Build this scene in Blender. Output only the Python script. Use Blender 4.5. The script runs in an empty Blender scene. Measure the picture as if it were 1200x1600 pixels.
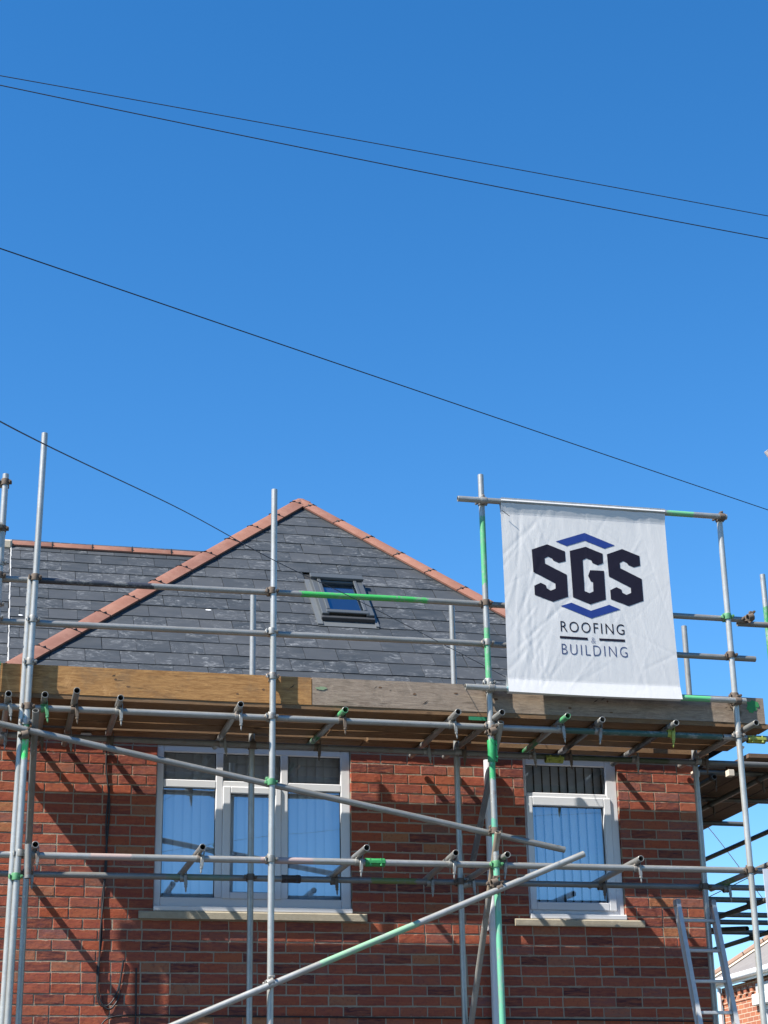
import bpy, bmesh, math, random
from mathutils import Vector, Matrix, noise as mnoise
random.seed(7)
R = math.radians
SC = bpy.context.scene
COL = SC.collection

# ------------------------------------------------------------------ camera
cam_d = bpy.data.cameras.new('camera')
cam = bpy.data.objects.new('camera', cam_d); COL.objects.link(cam)
right = Vector((0.9730328, -0.2299796, -0.0177943))
down = Vector((0.0657376, 0.3504211, -0.9342824))
fwd = Vector((0.2211014, 0.9079176, 0.3560895))
up = -down
m = Matrix(((right.x, up.x, -fwd.x, 0.0), (right.y, up.y, -fwd.y, -14.4), (right.z, up.z, -fwd.z, 1.6), (0, 0, 0, 1)))
cam.matrix_world = m
cam_d.sensor_fit = 'VERTICAL'; cam_d.sensor_height = 36; cam_d.sensor_width = 27
cam_d.lens = 62.727
cam_d.clip_start = 0.05; cam_d.clip_end = 3000
SC.camera = cam
SC.render.resolution_x = 768; SC.render.resolution_y = 1024

# ------------------------------------------------------------------ light
SUN = Vector((-2.56, -1.0, 3.15)).normalized()      # towards the sun
sun_el = math.asin(SUN.z); sun_az = math.atan2(SUN.x, SUN.y)
W = bpy.data.worlds.new('World'); SC.world = W; W.use_nodes = True
nt = W.node_tree; nt.nodes.clear()
sky = nt.nodes.new('ShaderNodeTexSky'); sky.sky_type = 'NISHITA'; sky.sun_disc = False
sky.sun_elevation = sun_el; sky.sun_rotation = sun_az
sky.altitude = 0; sky.air_density = 1.0; sky.dust_density = 0.0; sky.ozone_density = 4.0
hsv = nt.nodes.new('ShaderNodeHueSaturation'); hsv.inputs['Saturation'].default_value = 1.30
hsv.inputs['Hue'].default_value = 0.501
bg = nt.nodes.new('ShaderNodeBackground'); bg.inputs['Strength'].default_value = 0.098
out = nt.nodes.new('ShaderNodeOutputWorld')
nt.links.new(sky.outputs[0], hsv.inputs['Color']); nt.links.new(hsv.outputs[0], bg.inputs['Color']); nt.links.new(bg.outputs[0], out.inputs['Surface'])
sd = bpy.data.lights.new('sun', 'SUN'); sd.energy = 5.0; sd.angle = R(0.53); sd.color = (1.0, 0.95, 0.87)
so = bpy.data.objects.new('sun', sd); COL.objects.link(so); so.rotation_euler = (-SUN).to_track_quat('-Z', 'Y').to_euler(); so.location = SUN * 60
SC.view_settings.view_transform = 'Standard'; SC.view_settings.look = 'None'
SC.view_settings.gamma = 1.0; SC.view_settings.use_curve_mapping = False
SC.view_settings.exposure = 1.1
SC.render.engine = 'CYCLES'

# ------------------------------------------------------------------ node helpers
class NT:
    def __init__(s, name):
        s.m = bpy.data.materials.new(name); s.m.use_nodes = True
        s.t = s.m.node_tree; s.t.nodes.clear()
        s.out = s.t.nodes.new('ShaderNodeOutputMaterial')
        s.co = s.t.nodes.new('ShaderNodeTexCoord')
    def n(s, typ, **kw):
        nd = s.t.nodes.new(typ)
        for k, v in kw.items():
            setattr(nd, k, v)
        return nd
    def l(s, a, b): s.t.links.new(a, b)
    def obj(s): return s.co.outputs['Object']
    def mapping(s, scale=(1, 1, 1), src=None):
        mp = s.n('ShaderNodeMapping'); mp.inputs['Scale'].default_value = scale
        s.l(src or s.obj(), mp.inputs['Vector']); return mp.outputs[0]
    def noise(s, scale, detail=4, rough=.6, vec=None, dist=0):
        nd = s.n('ShaderNodeTexNoise'); nd.inputs['Scale'].default_value = scale
        nd.inputs['Detail'].default_value = detail; nd.inputs['Roughness'].default_value = rough
        nd.inputs['Distortion'].default_value = dist
        s.l(vec or s.obj(), nd.inputs['Vector']); return nd.outputs['Fac']
    def ramp(s, fac, stops, interp='LINEAR'):
        nd = s.n('ShaderNodeValToRGB'); cr = nd.color_ramp; cr.interpolation = interp
        while len(cr.elements) > 1: cr.elements.remove(cr.elements[-1])
        for i, (p, c) in enumerate(stops):
            e = cr.elements[0] if i == 0 else cr.elements.new(p)
            e.position = p; e.color = (c, c, c, 1) if isinstance(c, (int, float)) else (*c, 1)
        s.l(fac, nd.inputs['Fac']); return nd.outputs['Color']
    def mix(s, fac, a, b, mode='MIX'):
        nd = s.n('ShaderNodeMix', data_type='RGBA', blend_type=mode)
        if isinstance(fac, (int, float)): nd.inputs[0].default_value = fac
        else: s.l(fac, nd.inputs[0])
        for i, v in ((6, a), (7, b)):
            if isinstance(v, tuple): nd.inputs[i].default_value = (*v, 1)
            elif isinstance(v, (int, float)): nd.inputs[i].default_value = (v, v, v, 1)
            else: s.l(v, nd.inputs[i])
        return nd.outputs[2]
    def math(s, op, a, b=None, c=None):
        nd = s.n('ShaderNodeMath', operation=op)
        for i, v in enumerate((a, b, c)):
            if v is None: continue
            if isinstance(v, (int, float)): nd.inputs[i].default_value = v
            else: s.l(v, nd.inputs[i])
        return nd.outputs[0]
    def bump(s, h, strength=.3, dist=.01, normal=None):
        nd = s.n('ShaderNodeBump'); nd.inputs['Strength'].default_value = strength; nd.inputs['Distance'].default_value = dist
        s.l(h, nd.inputs['Height'])
        if normal is not None: s.l(normal, nd.inputs['Normal'])
        return nd.outputs[0]
    def bsdf(s, col, rough=.6, metal=0, normal=None, spec=.5):
        b = s.n('ShaderNodeBsdfPrincipled')
        for k, v in (('Base Color', col), ('Roughness', rough), ('Metallic', metal)):
            if isinstance(v, tuple): b.inputs[k].default_value = (*v, 1)
            elif isinstance(v, (int, float)): b.inputs[k].default_value = v
            else: s.l(v, b.inputs[k])
        b.inputs['Specular IOR Level'].default_value = spec
        if normal is not None: s.l(normal, b.inputs['Normal'])
        s.l(b.outputs[0], s.out.inputs['Surface']); return b
    def info(s, k='Random'):
        return s.n('ShaderNodeObjectInfo').outputs[k]

def shifted(s):
    """object coordinates shifted by the object's random number, so that copies differ"""
    a = s.n('ShaderNodeVectorMath', operation='ADD'); v = s.n('ShaderNodeCombineXYZ')
    r = s.math('MULTIPLY', s.info(), 57.0)
    for i in range(3): s.l(r, v.inputs[i])
    s.l(s.obj(), a.inputs[0]); s.l(v.outputs[0], a.inputs[1]); return a.outputs[0]

# ------------------------------------------------------------------ materials
def mat_brick(name, by_attr=False):
    s = NT(name)
    if by_attr:
        at = s.n('ShaderNodeAttribute'); at.attribute_name = 'tone'; rnd = at.outputs['Fac']; vec = s.obj()
    else:
        rnd = s.info(); vec = shifted(s)
    base = s.ramp(rnd, [(0, (.060, .030, .034)), (.12, (.12, .045, .044)), (.24, (.18, .058, .046)), (.38, (.25, .066, .040)), (.5, (.235, .070, .053)),
                        (.63, (.29, .075, .038)), (.76, (.18, .078, .070)), (.86, (.31, .095, .048)), (.93, (.17, .088, .085)), (.975, (.33, .16, .075)), (1, (.085, .066, .07))])
    streak = s.noise(9, 5, .65, s.mapping((1.0, 4, 7), vec))
    c = s.mix(s.ramp(streak, [(.38, 0), (.66, .7)]), base, (.33, .11, .055))
    spot = s.noise(34, 4, .7, vec)
    c = s.mix(s.ramp(spot, [(.3, .6), (.48, 0)]), c, (.13, .05, .045))
    pale = s.noise(14, 6, .75, s.mapping((1, 1, 1.6), vec))
    c = s.mix(s.ramp(pale, [(.6, 0), (.82, .42)]), c, (.36, .21, .16))
    geo = s.n('ShaderNodeNewGeometry'); sp = s.n('ShaderNodeSeparateXYZ'); s.l(geo.outputs['Position'], sp.inputs[0])
    zz = s.math('MULTIPLY', s.math('FRACT', s.math('DIVIDE', s.math('SUBTRACT', sp.outputs['Z'], 3.487 + .0045 - .0825 * 100), .0825)), .0825)
    ed = s.math('SUBTRACT', .03675, s.math('ABSOLUTE', s.math('SUBTRACT', zz, .03675)))
    rag = s.math('SUBTRACT', s.math('ADD', ed, 0), s.math('MULTIPLY', s.ramp(s.noise(17, 6, .75, geo.outputs['Position']), [(.50, 0), (.74, 1)]), .014))
    smear = s.ramp(s.math('ADD', s.math('MULTIPLY', rag, 40), .5), [(.44, .7), (.53, 0)])
    c = s.mix(smear, c, (.29, .24, .18))
    c = s.mix(1.0, c, (1.03, .96, .97), 'MULTIPLY')
    h = s.noise(60, 6, .7, s.mapping((.6, 1, 1), vec)); h2 = s.noise(11, 4, .6, vec)
    hh = s.math('ADD', h, s.math('MULTIPLY', h2, 2.2))
    s.bsdf(c, .92, 0, s.bump(hh, .9, .0028), .08); return s.m
def mat_mortar():
    s = NT('lime_mortar')
    n = s.noise(26, 6, .7); n2 = s.noise(2.1, 4)
    c = s.mix(n, (.22, .185, .14), (.385, .33, .25)); c = s.mix(s.ramp(n2, [(.4, 0), (.7, .55)]), c, (.24, .20, .16))
    s.bsdf(c, .95, 0, s.bump(s.noise(90, 6, .75), 1.0, .004), .1); return s.m
def mat_slate(name='grey_slate', k=.52):
    s = NT(name); v = shifted(s)
    r = s.info()
    base = s.ramp(r, [(0, (.040 * k, .050 * k, .058 * k)), (.35, (.054 * k, .064 * k, .073 * k)), (.7, (.068 * k, .077 * k, .086 * k)), (1, (.086 * k, .093 * k, .10 * k))])
    lay = s.noise(5, 5, .6, s.mapping((1, 3, 1), v))
    c = s.mix(s.ramp(lay, [(.35, 0), (.75, .5)]), base, (.105 * k, .112 * k, .122 * k))
    # chalky scuff marks and rubbed dust
    sm = s.noise(7.5, 6, .78, s.mapping((.8, 1.7, 1), v), 2.4)
    gate = s.noise(2.3, 3, .5, v)
    mk = s.math('MULTIPLY', s.ramp(sm, [(.515, 0), (.67, 1)]), s.ramp(gate, [(.43, 0), (.60, .9)]))
    c = s.mix(mk, c, (.20, .207, .212))
    s.bsdf(c, s.mix(lay, .5, .68), 0, s.bump(s.math('ADD', s.noise(16, 5, .6, v), s.math('MULTIPLY', s.noise(90, 3, .6, v), .3)), .35, .004), .45); return s.m
def mat_terracotta():
    s = NT('terracotta_clay'); v = shifted(s)
    c = s.ramp(s.info(), [(0, (.19, .083, .054)), (.5, (.225, .098, .064)), (1, (.17, .076, .054))])
    c = s.mix(s.ramp(s.noise(6, 5, .7, v), [(.45, 0), (.75, .5)]), c, (.30, .165, .12))
    c = s.mix(s.ramp(s.noise(14, 6, .8, s.mapping((1, 1, 5), v)), [(.62, 0), (.8, .35)]), c, (.44, .32, .26))
    s.bsdf(c, .8, 0, s.bump(s.noise(60, 5, .7, v), .35, .002), .3); return s.m
def mat_galv(name, bands=(), tone=1.0, rust=0.0, rough=.40, metal=.45):
    """scaffold steel; bands = [(z0, z1, colour)] painted lengths along the tube's own axis"""
    s = NT(name); v = shifted(s)
    sp = s.noise(22, 5, .65, v); lo = s.noise(3.2, 4, .6, s.mapping((1, 1, .6), v))
    c = s.mix(sp, (.27 * tone, .27 * tone, .255 * tone), (.46 * tone, .455 * tone, .43 * tone))
    c = s.mix(s.ramp(lo, [(.42, 0), (.66, .9)]), c, (.31 * tone, .30 * tone, .265 * tone))
    streaks = s.noise(7, 6, .8, s.mapping((7, 7, .9), v))
    c = s.mix(s.ramp(streaks, [(.55, 0), (.72, .7)]), c, (.52 * tone, .51 * tone, .48 * tone))
    c = s.mix(s.ramp(s.noise(19, 7, .85, s.mapping((1.5, 1.5, .8), v)), [(.30, .75), (.42, 0)]), c, (.15 * tone, .145 * tone, .13 * tone))
    c = s.mix(s.ramp(s.noise(38, 4, .7, v), [(.66, 0), (.72, .8)]), c, (.60, .58, .53))
    if rust > 0: c = s.mix(s.ramp(s.noise(12, 6, .75, v), [(.62 - rust * .3, 0), (.8 - rust * .25, .9)]), c, (.20, .10, .05))
    met = metal
    if bands:
        sep = s.n('ShaderNodeSeparateXYZ'); s.l(s.obj(), sep.inputs[0])
        jit = s.math('MULTIPLY', s.math('SUBTRACT', s.noise(22, 5, .7, s.obj()), .5), .16)
        z = s.math('ADD', sep.outputs['Z'], jit); tot = None
        for (a, b, colr) in bands:
            f = s.math('MULTIPLY', s.math('GREATER_THAN', z, a), s.math('LESS_THAN', z, b))
            worn = s.ramp(s.noise(13, 7, .8, s.mapping((1, 1, .55))), [(.36, .1), (.50, 1)])
            f = s.math('MULTIPLY', f, worn)
            c = s.mix(f, c, colr); tot = f if tot is None else s.math('MAXIMUM', tot, f)
        met = s.math('MULTIPLY', s.math('SUBTRACT', 1, tot), metal)
    s.bsdf(c, rough, met, s.bump(s.noise(45, 4, .6, v), .12, .002), .5); return s.m
def mat_wood(name, a, b, knots=True, gloss=.75):
    s = NT(name); v = shifted(s)
    g = s.noise(3.0, 6, .7, s.mapping((1.6, 12, 34), v), 1.8)
    c = s.mix(s.ramp(g, [(.3, 0), (.7, 1)]), a, b)
    f = s.noise(8, 6, .8, s.mapping((1.6, 16, 34), v), 1.2)
    c = s.mix(s.ramp(f, [(.36, .4), (.50, 0)]), c, tuple(x * .4 for x in a))
    pale = s.noise(2.4, 6, .8, s.mapping((1.2, 1, 4), v), 1.5)
    c = s.mix(s.ramp(pale, [(.58, 0), (.75, .5)]), c, tuple(min(.75, x * 1.5 + .05) for x in b))
    if knots:
        vo = s.n('ShaderNodeTexVoronoi'); vo.inputs['Scale'].default_value = 2.6; s.l(s.mapping((1, 1, 2.4), v), vo.inputs['Vector'])
        c = s.mix(s.ramp(vo.outputs['Distance'], [(.05, .85), (.11, 0)]), c, tuple(x * .3 for x in a))
    dirt = s.noise(5, 6, .7, v)
    c = s.mix(s.ramp(dirt, [(.25, .55), (.5, 0)]), c, (.10, .08, .06))
    s.bsdf(c, gloss, 0, s.bump(s.math('ADD', f, g), .4, .003), .25); return s.m
def mat_plain(name, col, rough=.6, metal=0, var=.12, bumpy=.0, spec=.5, scale=8):
    s = NT(name); n = s.noise(scale, 5, .65, shifted(s))
    c = s.mix(n, tuple(x * (1 - var) for x in col), tuple(min(1, x * (1 + var)) for x in col))
    s.bsdf(c, rough, metal, s.bump(s.noise(60, 4, .6), bumpy, .002) if bumpy else None, spec); return s.m
def mat_glass(name, tint=(.75, .82, .86), refl=.30):
    s = NT(name)
    tr = s.n('ShaderNodeBsdfTransparent'); tr.inputs['Color'].default_value = (*tint, 1)
    gl = s.n('ShaderNodeBsdfGlossy'); gl.inputs['Roughness'].default_value = .01; gl.inputs['Color'].default_value = (.66, .82, 1, 1)
    s.l(s.bump(s.noise(1.6, 2, .5), .06, .02), gl.inputs['Normal'])
    lw = s.n('ShaderNodeLayerWeight'); lw.inputs['Blend'].default_value = .25
    f = s.math('ADD', s.math('MULTIPLY', lw.outputs['Fresnel'], .8), refl)
    mx = s.n('ShaderNodeMixShader'); s.l(f, mx.inputs[0]); s.l(tr.outputs[0], mx.inputs[1]); s.l(gl.outputs[0], mx.inputs[2])
    s.l(mx.outputs[0], s.out.inputs['Surface']); return s.m
def mat_banner():
    s = NT('white_banner_fabric'); v = s.obj()
    c = s.mix(s.noise(3, 5, .7, v), (.53, .52, .505), (.585, .575, .56))
    c = s.mix(s.ramp(s.noise(5, 6, .8, s.mapping((1, 1, .4), v), 1.0), [(.62, 0), (.82, .30)]), c, (.43, .42, .41))
    w = s.n('ShaderNodeTexWave'); w.inputs['Scale'].default_value = 260; w.inputs['Distortion'].default_value = .3; s.l(v, w.inputs['Vector'])
    cr = s.noise(9, 6, .62, s.mapping((2.2, 1, .7), v), 2.6)
    h = s.math('ADD', s.math('MULTIPLY', s.noise(14, 5, .6, s.mapping((1, 1, .6), v), .9), .5), cr)
    b = s.bsdf(c, .62, 0, s.bump(h, .20, .006), .35); return s.m
def mat_sill():
    s = NT('sandstone_sill'); c = s.mix(s.noise(18, 6, .75), (.24, .205, .15), (.42, .37, .28))
    c = s.mix(s.ramp(s.noise(4, 5, .7), [(.5, 0), (.75, .5)]), c, (.24, .21, .16))
    s.bsdf(c, .9, 0, s.bump(s.noise(70, 6, .7), .6, .003), .2); return s.m
def mat_lead():
    s = NT('grey_aluminium_flashing'); c = s.mix(s.noise(5), (.10, .108, .112), (.14, .15, .155))
    s.bsdf(c, .45, .25, None, .5); return s.m

GREEN = (.035, .25, .07); LGREEN = (.085, .33, .14); DGREEN = (.02, .17, .05)
BLACKY = (.03, .032, .04)
MB = mat_brick('red_brick'); MBA = mat_brick('red_brick_mass', True)
MM = mat_mortar(); MSL = mat_slate(); MSB = mat_plain('roofing_felt', (.012, .012, .013), .9)
MT = mat_terracotta(); MBLK = mat_plain('black_rubber', (.012, .012, .014), .7, 0, .2)
MG = mat_galv('galvanised_steel', (), .92); MGD = mat_galv('dull_weathered_steel', (), .58, .25, .6, .35)
MGW = mat_galv('bright_galvanised_steel', (), 1.15, 0, .33, .35)
MCG = mat_galv('coupler_zinc_steel', (), .80, .35, .5, .5); MCR = mat_plain('coupler_rusty_steel', (.125, .095, .072), .8, .2, .45, .3, scale=40)
MCY = mat_plain('coupler_yellow_paint', (.30, .33, .06), .6, .1, .35, .3, scale=40); MCGR = mat_plain('coupler_green_paint', (.09, .27, .12), .5, 0, .4, .2, scale=30)
MWO = mat_wood('orange_brown_pine', (.22, .098, .030), (.48, .26, .095)); MWG = mat_wood('grey_brown_pine', (.185, .135, .098), (.35, .275, .205))
MWD = mat_wood('deck_board_pine', (.13, .07, .032), (.23, .135, .066)); MWS = mat_wood('side_deck_board_pine', (.11, .066, .042), (.18, .115, .075))
MU = mat_plain('white_upvc', (.60, .60, .61), .32, 0, .02); MUG = mat_plain('window_gasket', (.03, .03, .035), .6)
MGL = mat_glass('window_glass', (.90, .95, .98), .29); MGS = mat_glass('skylight_glass', (.35, .4, .45), .34)
MBL = mat_plain('blind_fabric', (.86, .87, .88), .8, 0, .03)
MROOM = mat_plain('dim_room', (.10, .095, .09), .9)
MSI = mat_sill(); MFL = mat_lead(); MFD = mat_plain('skylight_cladding', (.082, .09, .094), .42, .3, .05); MFDD = mat_plain('skylight_skirt', (.03, .032, .036), .6, 0, .2)
MBAN = mat_banner(); MNAVY = mat_plain('banner_print_navy', (.010, .008, .018), .6, 0, .15, spec=.2, scale=25); MBLU = mat_plain('banner_print_blue', (.016, .040, .19), .6, 0, .12, spec=.2, scale=25)
MPL = mat_plain('black_cable_sheath', (.012, .012, .014), .55)
MAL = mat_plain('ladder_aluminium', (.56, .55, .53), .42, .3, .18, .15, scale=20)
MFA = mat_plain('white_fascia', (.72, .72, .72), .45, 0, .04)

# ------------------------------------------------------------------ mesh helpers
WM = {}
def place(o, mw, parent=None):
    o.matrix_local = mw
    WM[o.name] = mw.copy()
    if parent is not None:
        o.parent = parent; o.matrix_parent_inverse = WM[parent.name].inverted()
        o.matrix_basis = mw
    return o
def link(name, me, mw=None, parent=None):
    o = bpy.data.objects.new(name, me); COL.objects.link(o)
    return place(o, mw or Matrix.Identity(4), parent)
def thing(name, label, cat, loc=(0, 0, 0), group=None, rotz=0):
    o = bpy.data.objects.new(name, None); COL.objects.link(o); o.empty_display_size = .2
    place(o, Matrix.Translation(loc) @ Matrix.Rotation(rotz, 4, 'Z'))
    return tag(o, label, cat, group)
def tag(o, label=None, cat=None, group=None, kind=None):
    if label: o['label'] = label
    if cat: o['category'] = cat
    if group: o['group'] = group
    if kind: o['kind'] = kind
    return o
def mesh(name, vs, fs, mats, mi=None, smooth=False):
    me = bpy.data.meshes.new(name); me.from_pydata([tuple(v) for v in vs], [], fs)
    for mt in (mats if isinstance(mats, (list, tuple)) else [mats]): me.materials.append(mt)
    if mi: me.polygons.foreach_set('material_index', mi)
    if smooth: me.polygons.foreach_set('use_smooth', [True] * len(fs))
    me.update(); return me
class G:
    """collects simple solids as plain vertex and face lists"""
    def __init__(s): s.v = []; s.f = []; s.mi = []
    def add(s, vs, fs, mi=0, M=None):
        b = len(s.v); s.v += [(M @ Vector(v)) if M is not None else Vector(v) for v in vs]
        s.f += [[i + b for i in f] for f in fs]; s.mi += [mi] * len(fs); return s
    def box(s, x0, x1, y0, y1, z0, z1, mi=0, M=None, bev=0):
        if bev <= 0:
            vs = [(x, y, z) for z in (z0, z1) for y in (y0, y1) for x in (x0, x1)]
            return s.add(vs, [[0, 2, 3, 1], [4, 5, 7, 6], [0, 1, 5, 4], [2, 6, 7, 3], [0, 4, 6, 2], [1, 3, 7, 5]], mi, M)
        bm = bmesh.new(); bmesh.ops.create_cube(bm, size=1)
        for v in bm.verts: v.co = Vector(((x0 + x1) / 2 + v.co.x * (x1 - x0), (y0 + y1) / 2 + v.co.y * (y1 - y0), (z0 + z1) / 2 + v.co.z * (z1 - z0)))
        bmesh.ops.bevel(bm, geom=bm.edges[:], offset=bev, segments=1, affect='EDGES')
        s.add([v.co.copy() for v in bm.verts], [[v.index for v in f.verts] for f in bm.faces], mi, M); bm.free(); return s
    def cyl(s, a, b, r, n=10, mi=0, cap=True, r2=None):
        a = Vector(a); b = Vector(b); d = (b - a); q = d.to_track_quat('Z', 'Y').to_matrix().to_4x4(); q.translation = a; L = d.length; r2 = r if r2 is None else r2
        vs = [(r * math.cos(2 * math.pi * i / n), r * math.sin(2 * math.pi * i / n), 0) for i in range(n)] + [(r2 * math.cos(2 * math.pi * i / n), r2 * math.sin(2 * math.pi * i / n), L) for i in range(n)]
        fs = [[i, (i + 1) % n, n + (i + 1) % n, n + i] for i in range(n)]
        if cap: fs += [list(range(n))[::-1], list(range(n, 2 * n))]
        return s.add(vs, fs, mi, q)
    def ring(s, c, ax, r0, r1, h, n=16, mi=0):
        """sleeve of inner radius r0, outer r1, height h round the axis ax"""
        q = Vector(ax).to_track_quat('Z', 'Y').to_matrix().to_4x4(); q.translation = Vector(c)
        prof = [(r0, -h / 2), (r1 * .96, -h / 2), (r1, -h / 2 + .004), (r1 * .93, 0), (r1, h / 2 - .004), (r1 * .96, h / 2), (r0, h / 2)]
        vs = []; fs = []; k = len(prof)
        for i in range(n):
            a = 2 * math.pi * i / n
            vs += [(p[0] * math.cos(a), p[0] * math.sin(a), p[1]) for p in prof]
        for i in range(n):
            j = (i + 1) % n
            for t in range(k - 1): fs.append([i * k + t, j * k + t, j * k + t + 1, i * k + t + 1])
        return s.add(vs, fs, mi, q)
    def poly(s, pts, mi=0): return s.add(pts, [list(range(len(pts)))], mi)
    def obj(s, name, mats, parent=None, mw=None, smooth=False):
        me = mesh(name, s.v, s.f, mats, s.mi, smooth)
        if smooth: sharp(me)
        return link(name, me, mw, parent)
def sharp(me, ang=40):
    me.polygons.foreach_set('use_smooth', [True] * len(me.polygons))
    bm = bmesh.new(); bm.from_mesh(me)
    for e in bm.edges:
        e.smooth = not (len(e.link_faces) == 2 and e.calc_face_angle(0) > R(ang)) and len(e.link_faces) == 2
    bm.to_mesh(me); bm.free(); me.update()

TR, TI = .02415, .0202
def tube_mesh(name, L, mat, bend=0.0, n=22):
    prof = []
    vs = []; fs = []
    nz = max(2, int(L / .5) + 1)
    rows = []
    def ringv(r, z, ox):
        b = len(vs); vs.extend([(r * math.cos(2 * math.pi * i / n) + ox, r * math.sin(2 * math.pi * i / n), z) for i in range(n)]); return b
    for k in range(nz + 1):
        z = L * k / nz; ox = bend * math.sin(math.pi * k / nz)
        if k in (0, nz):
            e = .0012
            if k == 0: rows.append(ringv(TR - e, 0, ox)); rows.append(ringv(TR, e, ox))
            else: rows.append(ringv(TR, L - e, ox)); rows.append(ringv(TR - e, L, ox))
        else: rows.append(ringv(TR, z, ox))
    di = min(.35, L * .4)
    tail = [ringv(TI, L, 0), ringv(TI, L - di, 0)]
    head = [ringv(TI, di, 0), ringv(TI, 0, 0)]
    seq = head + rows + tail
    for a, b in zip(seq, seq[1:]):
        for i in range(n):
            j = (i + 1) % n; fs.append([a + i, a + j, b + j, b + i])
    fs.append([head[0] + i for i in range(n)]); fs.append([tail[1] + i for i in range(n)][::-1])
    me = mesh(name, vs, fs, mat); sharp(me, 35); return me
def tube(name, a, b, parent, mat=None, bend=None, label=None):
    a = Vector(a); b = Vector(b); d = b - a; L = d.length
    q = d.to_track_quat('Z', 'Y').to_matrix().to_4x4(); q.translation = a
    me = tube_mesh(name, L, mat or MG, random.uniform(-.004, .004) * min(1, L / 4) if bend is None else bend)
    o = link(name, me, q, parent)
    if label: o['label'] = label
    return o

# ------------------------------------------------------------------ ground, far below the frame
g = G(); g.poly([(-700, -700, 0), (700, -700, 0), (700, 900, 0), (-700, 900, 0)])
tag(g.obj('ground', mat_plain('garden_soil_and_grass', (.045, .055, .025), .95, 0, .3, scale=.6)), kind='structure')
def slab(name, x0, x1, y0, y1, z0, z1, mat, bev=0):
    return tag(G().box(x0, x1, y0, y1, z0, z1, 0, None, bev).obj(name, mat), kind='structure')
slab('road', -300, 300, -24.5, -16.9, .002, .006, mat_plain('asphalt', (.055, .055, .057), .9, 0, .25, .5, scale=3))
slab('kerb', -300, 300, -16.9, -16.75, .002, .12, mat_plain('kerb_concrete', (.34, .33, .31), .9), .01)
slab('pavement', -300, 300, -16.74, -13.2, .002, .11, mat_plain('paving_concrete', (.20, .19, .18), .9, 0, .2, scale=2))
slab('front_yard', -6, 9, -13.1, -.02, .002, .05, mat_plain('yard_tarmac', (.07, .068, .066), .9, 0, .15, scale=2))
slab('side_road', 9.4, 12.4, -13.0, 60, .002, .006, mat_plain('side_asphalt', (.075, .074, .073), .9, 0, .25, .5, scale=3))

# ================================================================== the house under the scaffold
house = thing('brick_house', 'red brick house with grey slate hipped roof standing behind the scaffold', 'house', (3.1, 0, 0))
XL, XR = -.02, 6.262
COURSE, PITCH = .0825, .2315
OPEN = [(1.555, 3.178, 3.715, 5.075, 'wide'), (4.690, 5.545, 3.705, 5.075, 'narrow')]
# mortar bed and wall core (front at y=.003), bricks stand a hair proud of it
def wall_panels(gm, x0, x1, z0, z1, y0, y1, opens):
    xs = sorted(o[0] for o in opens)
    cur = x0
    for (a, b, c, d, *_ ) in sorted(opens):
        gm.box(cur, a, y0, y1, z0, z1); gm.box(a, b, y0, y1, z0, c); gm.box(a, b, y0, y1, d, z1); cur = b
    gm.box(cur, x1, y0, y1, z0, z1)
gm = G(); wall_panels(gm, XL + .004, XR - .004, 0, 5.12, .0016, .12, OPEN)
gm.box(XL + .01, XL + .12, .12, 8.0, 0, 5.12); gm.box(XR - .12, XR - .01, .12, 8.0, 0, 5.12); gm.box(XL + .12, XR - .12, 7.9, 8.0, 0, 5.12)
wall = gm.obj('wall', MM, house)
# brick shapes
def brick_shape(k, L=.2225, H=.0735, D=.095):
    rr = random.Random(k); b = .0035
    def j(s=.0016): return rr.uniform(-s, s)
    nx = 5
    vs = []; fs = []
    xs = [b + (L - 2 * b) * i / (nx - 1) for i in range(nx)]
    F = []
    for zi, z in enumerate((b, H - b)):
        row = []
        for x in xs: row.append(len(vs)); vs.append((x + j(.0008), j(.0007), z + j(.0022)))
        F.append(row)
    M_ = []
    for zi, z in enumerate((0, H)):
        row = []
        for i, x in enumerate([0] + xs[1:-1] + [L]): row.append(len(vs)); vs.append((x + j(.001), .0035, z + (rr.uniform(-.0042, .0016) if zi else rr.uniform(-.0016, .0042))))
        M_.append(row)
    B = []
    for z in (0, H):
        B.append([len(vs), len(vs) + 1]); vs += [(0, D, z), (L, D, z)]
    for i in range(nx - 1):
        fs.append([F[0][i], F[0][i + 1], F[1][i + 1], F[1][i]])
        fs.append([M_[0][i], M_[0][i + 1], F[0][i + 1], F[0][i]]); fs.append([F[1][i], F[1][i + 1], M_[1][i + 1], M_[1][i]])
    fs.append([M_[0][0], F[0][0], F[1][0], M_[1][0]]); fs.append([F[0][-1], M_[0][-1], M_[1][-1], F[1][-1]])
    fs.append([B[0][0], M_[0][0], M_[1][0], B[1][0]]); fs.append([M_[0][-1], B[0][1], B[1][1], M_[1][-1]])
    fs.append(M_[1][:] + [B[1][1], B[1][0]]); fs.append((M_[0][:] + [B[0][1], B[0][0]])[::-1])
    return vs, fs
SHAPES = [brick_shape(i) for i in range(14)]
SH_ME = [mesh('brick', v, f, MB) for v, f in SHAPES]
ZB = 3.487      # a bed joint (top of a brick) read from the picture, counted from there
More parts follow.
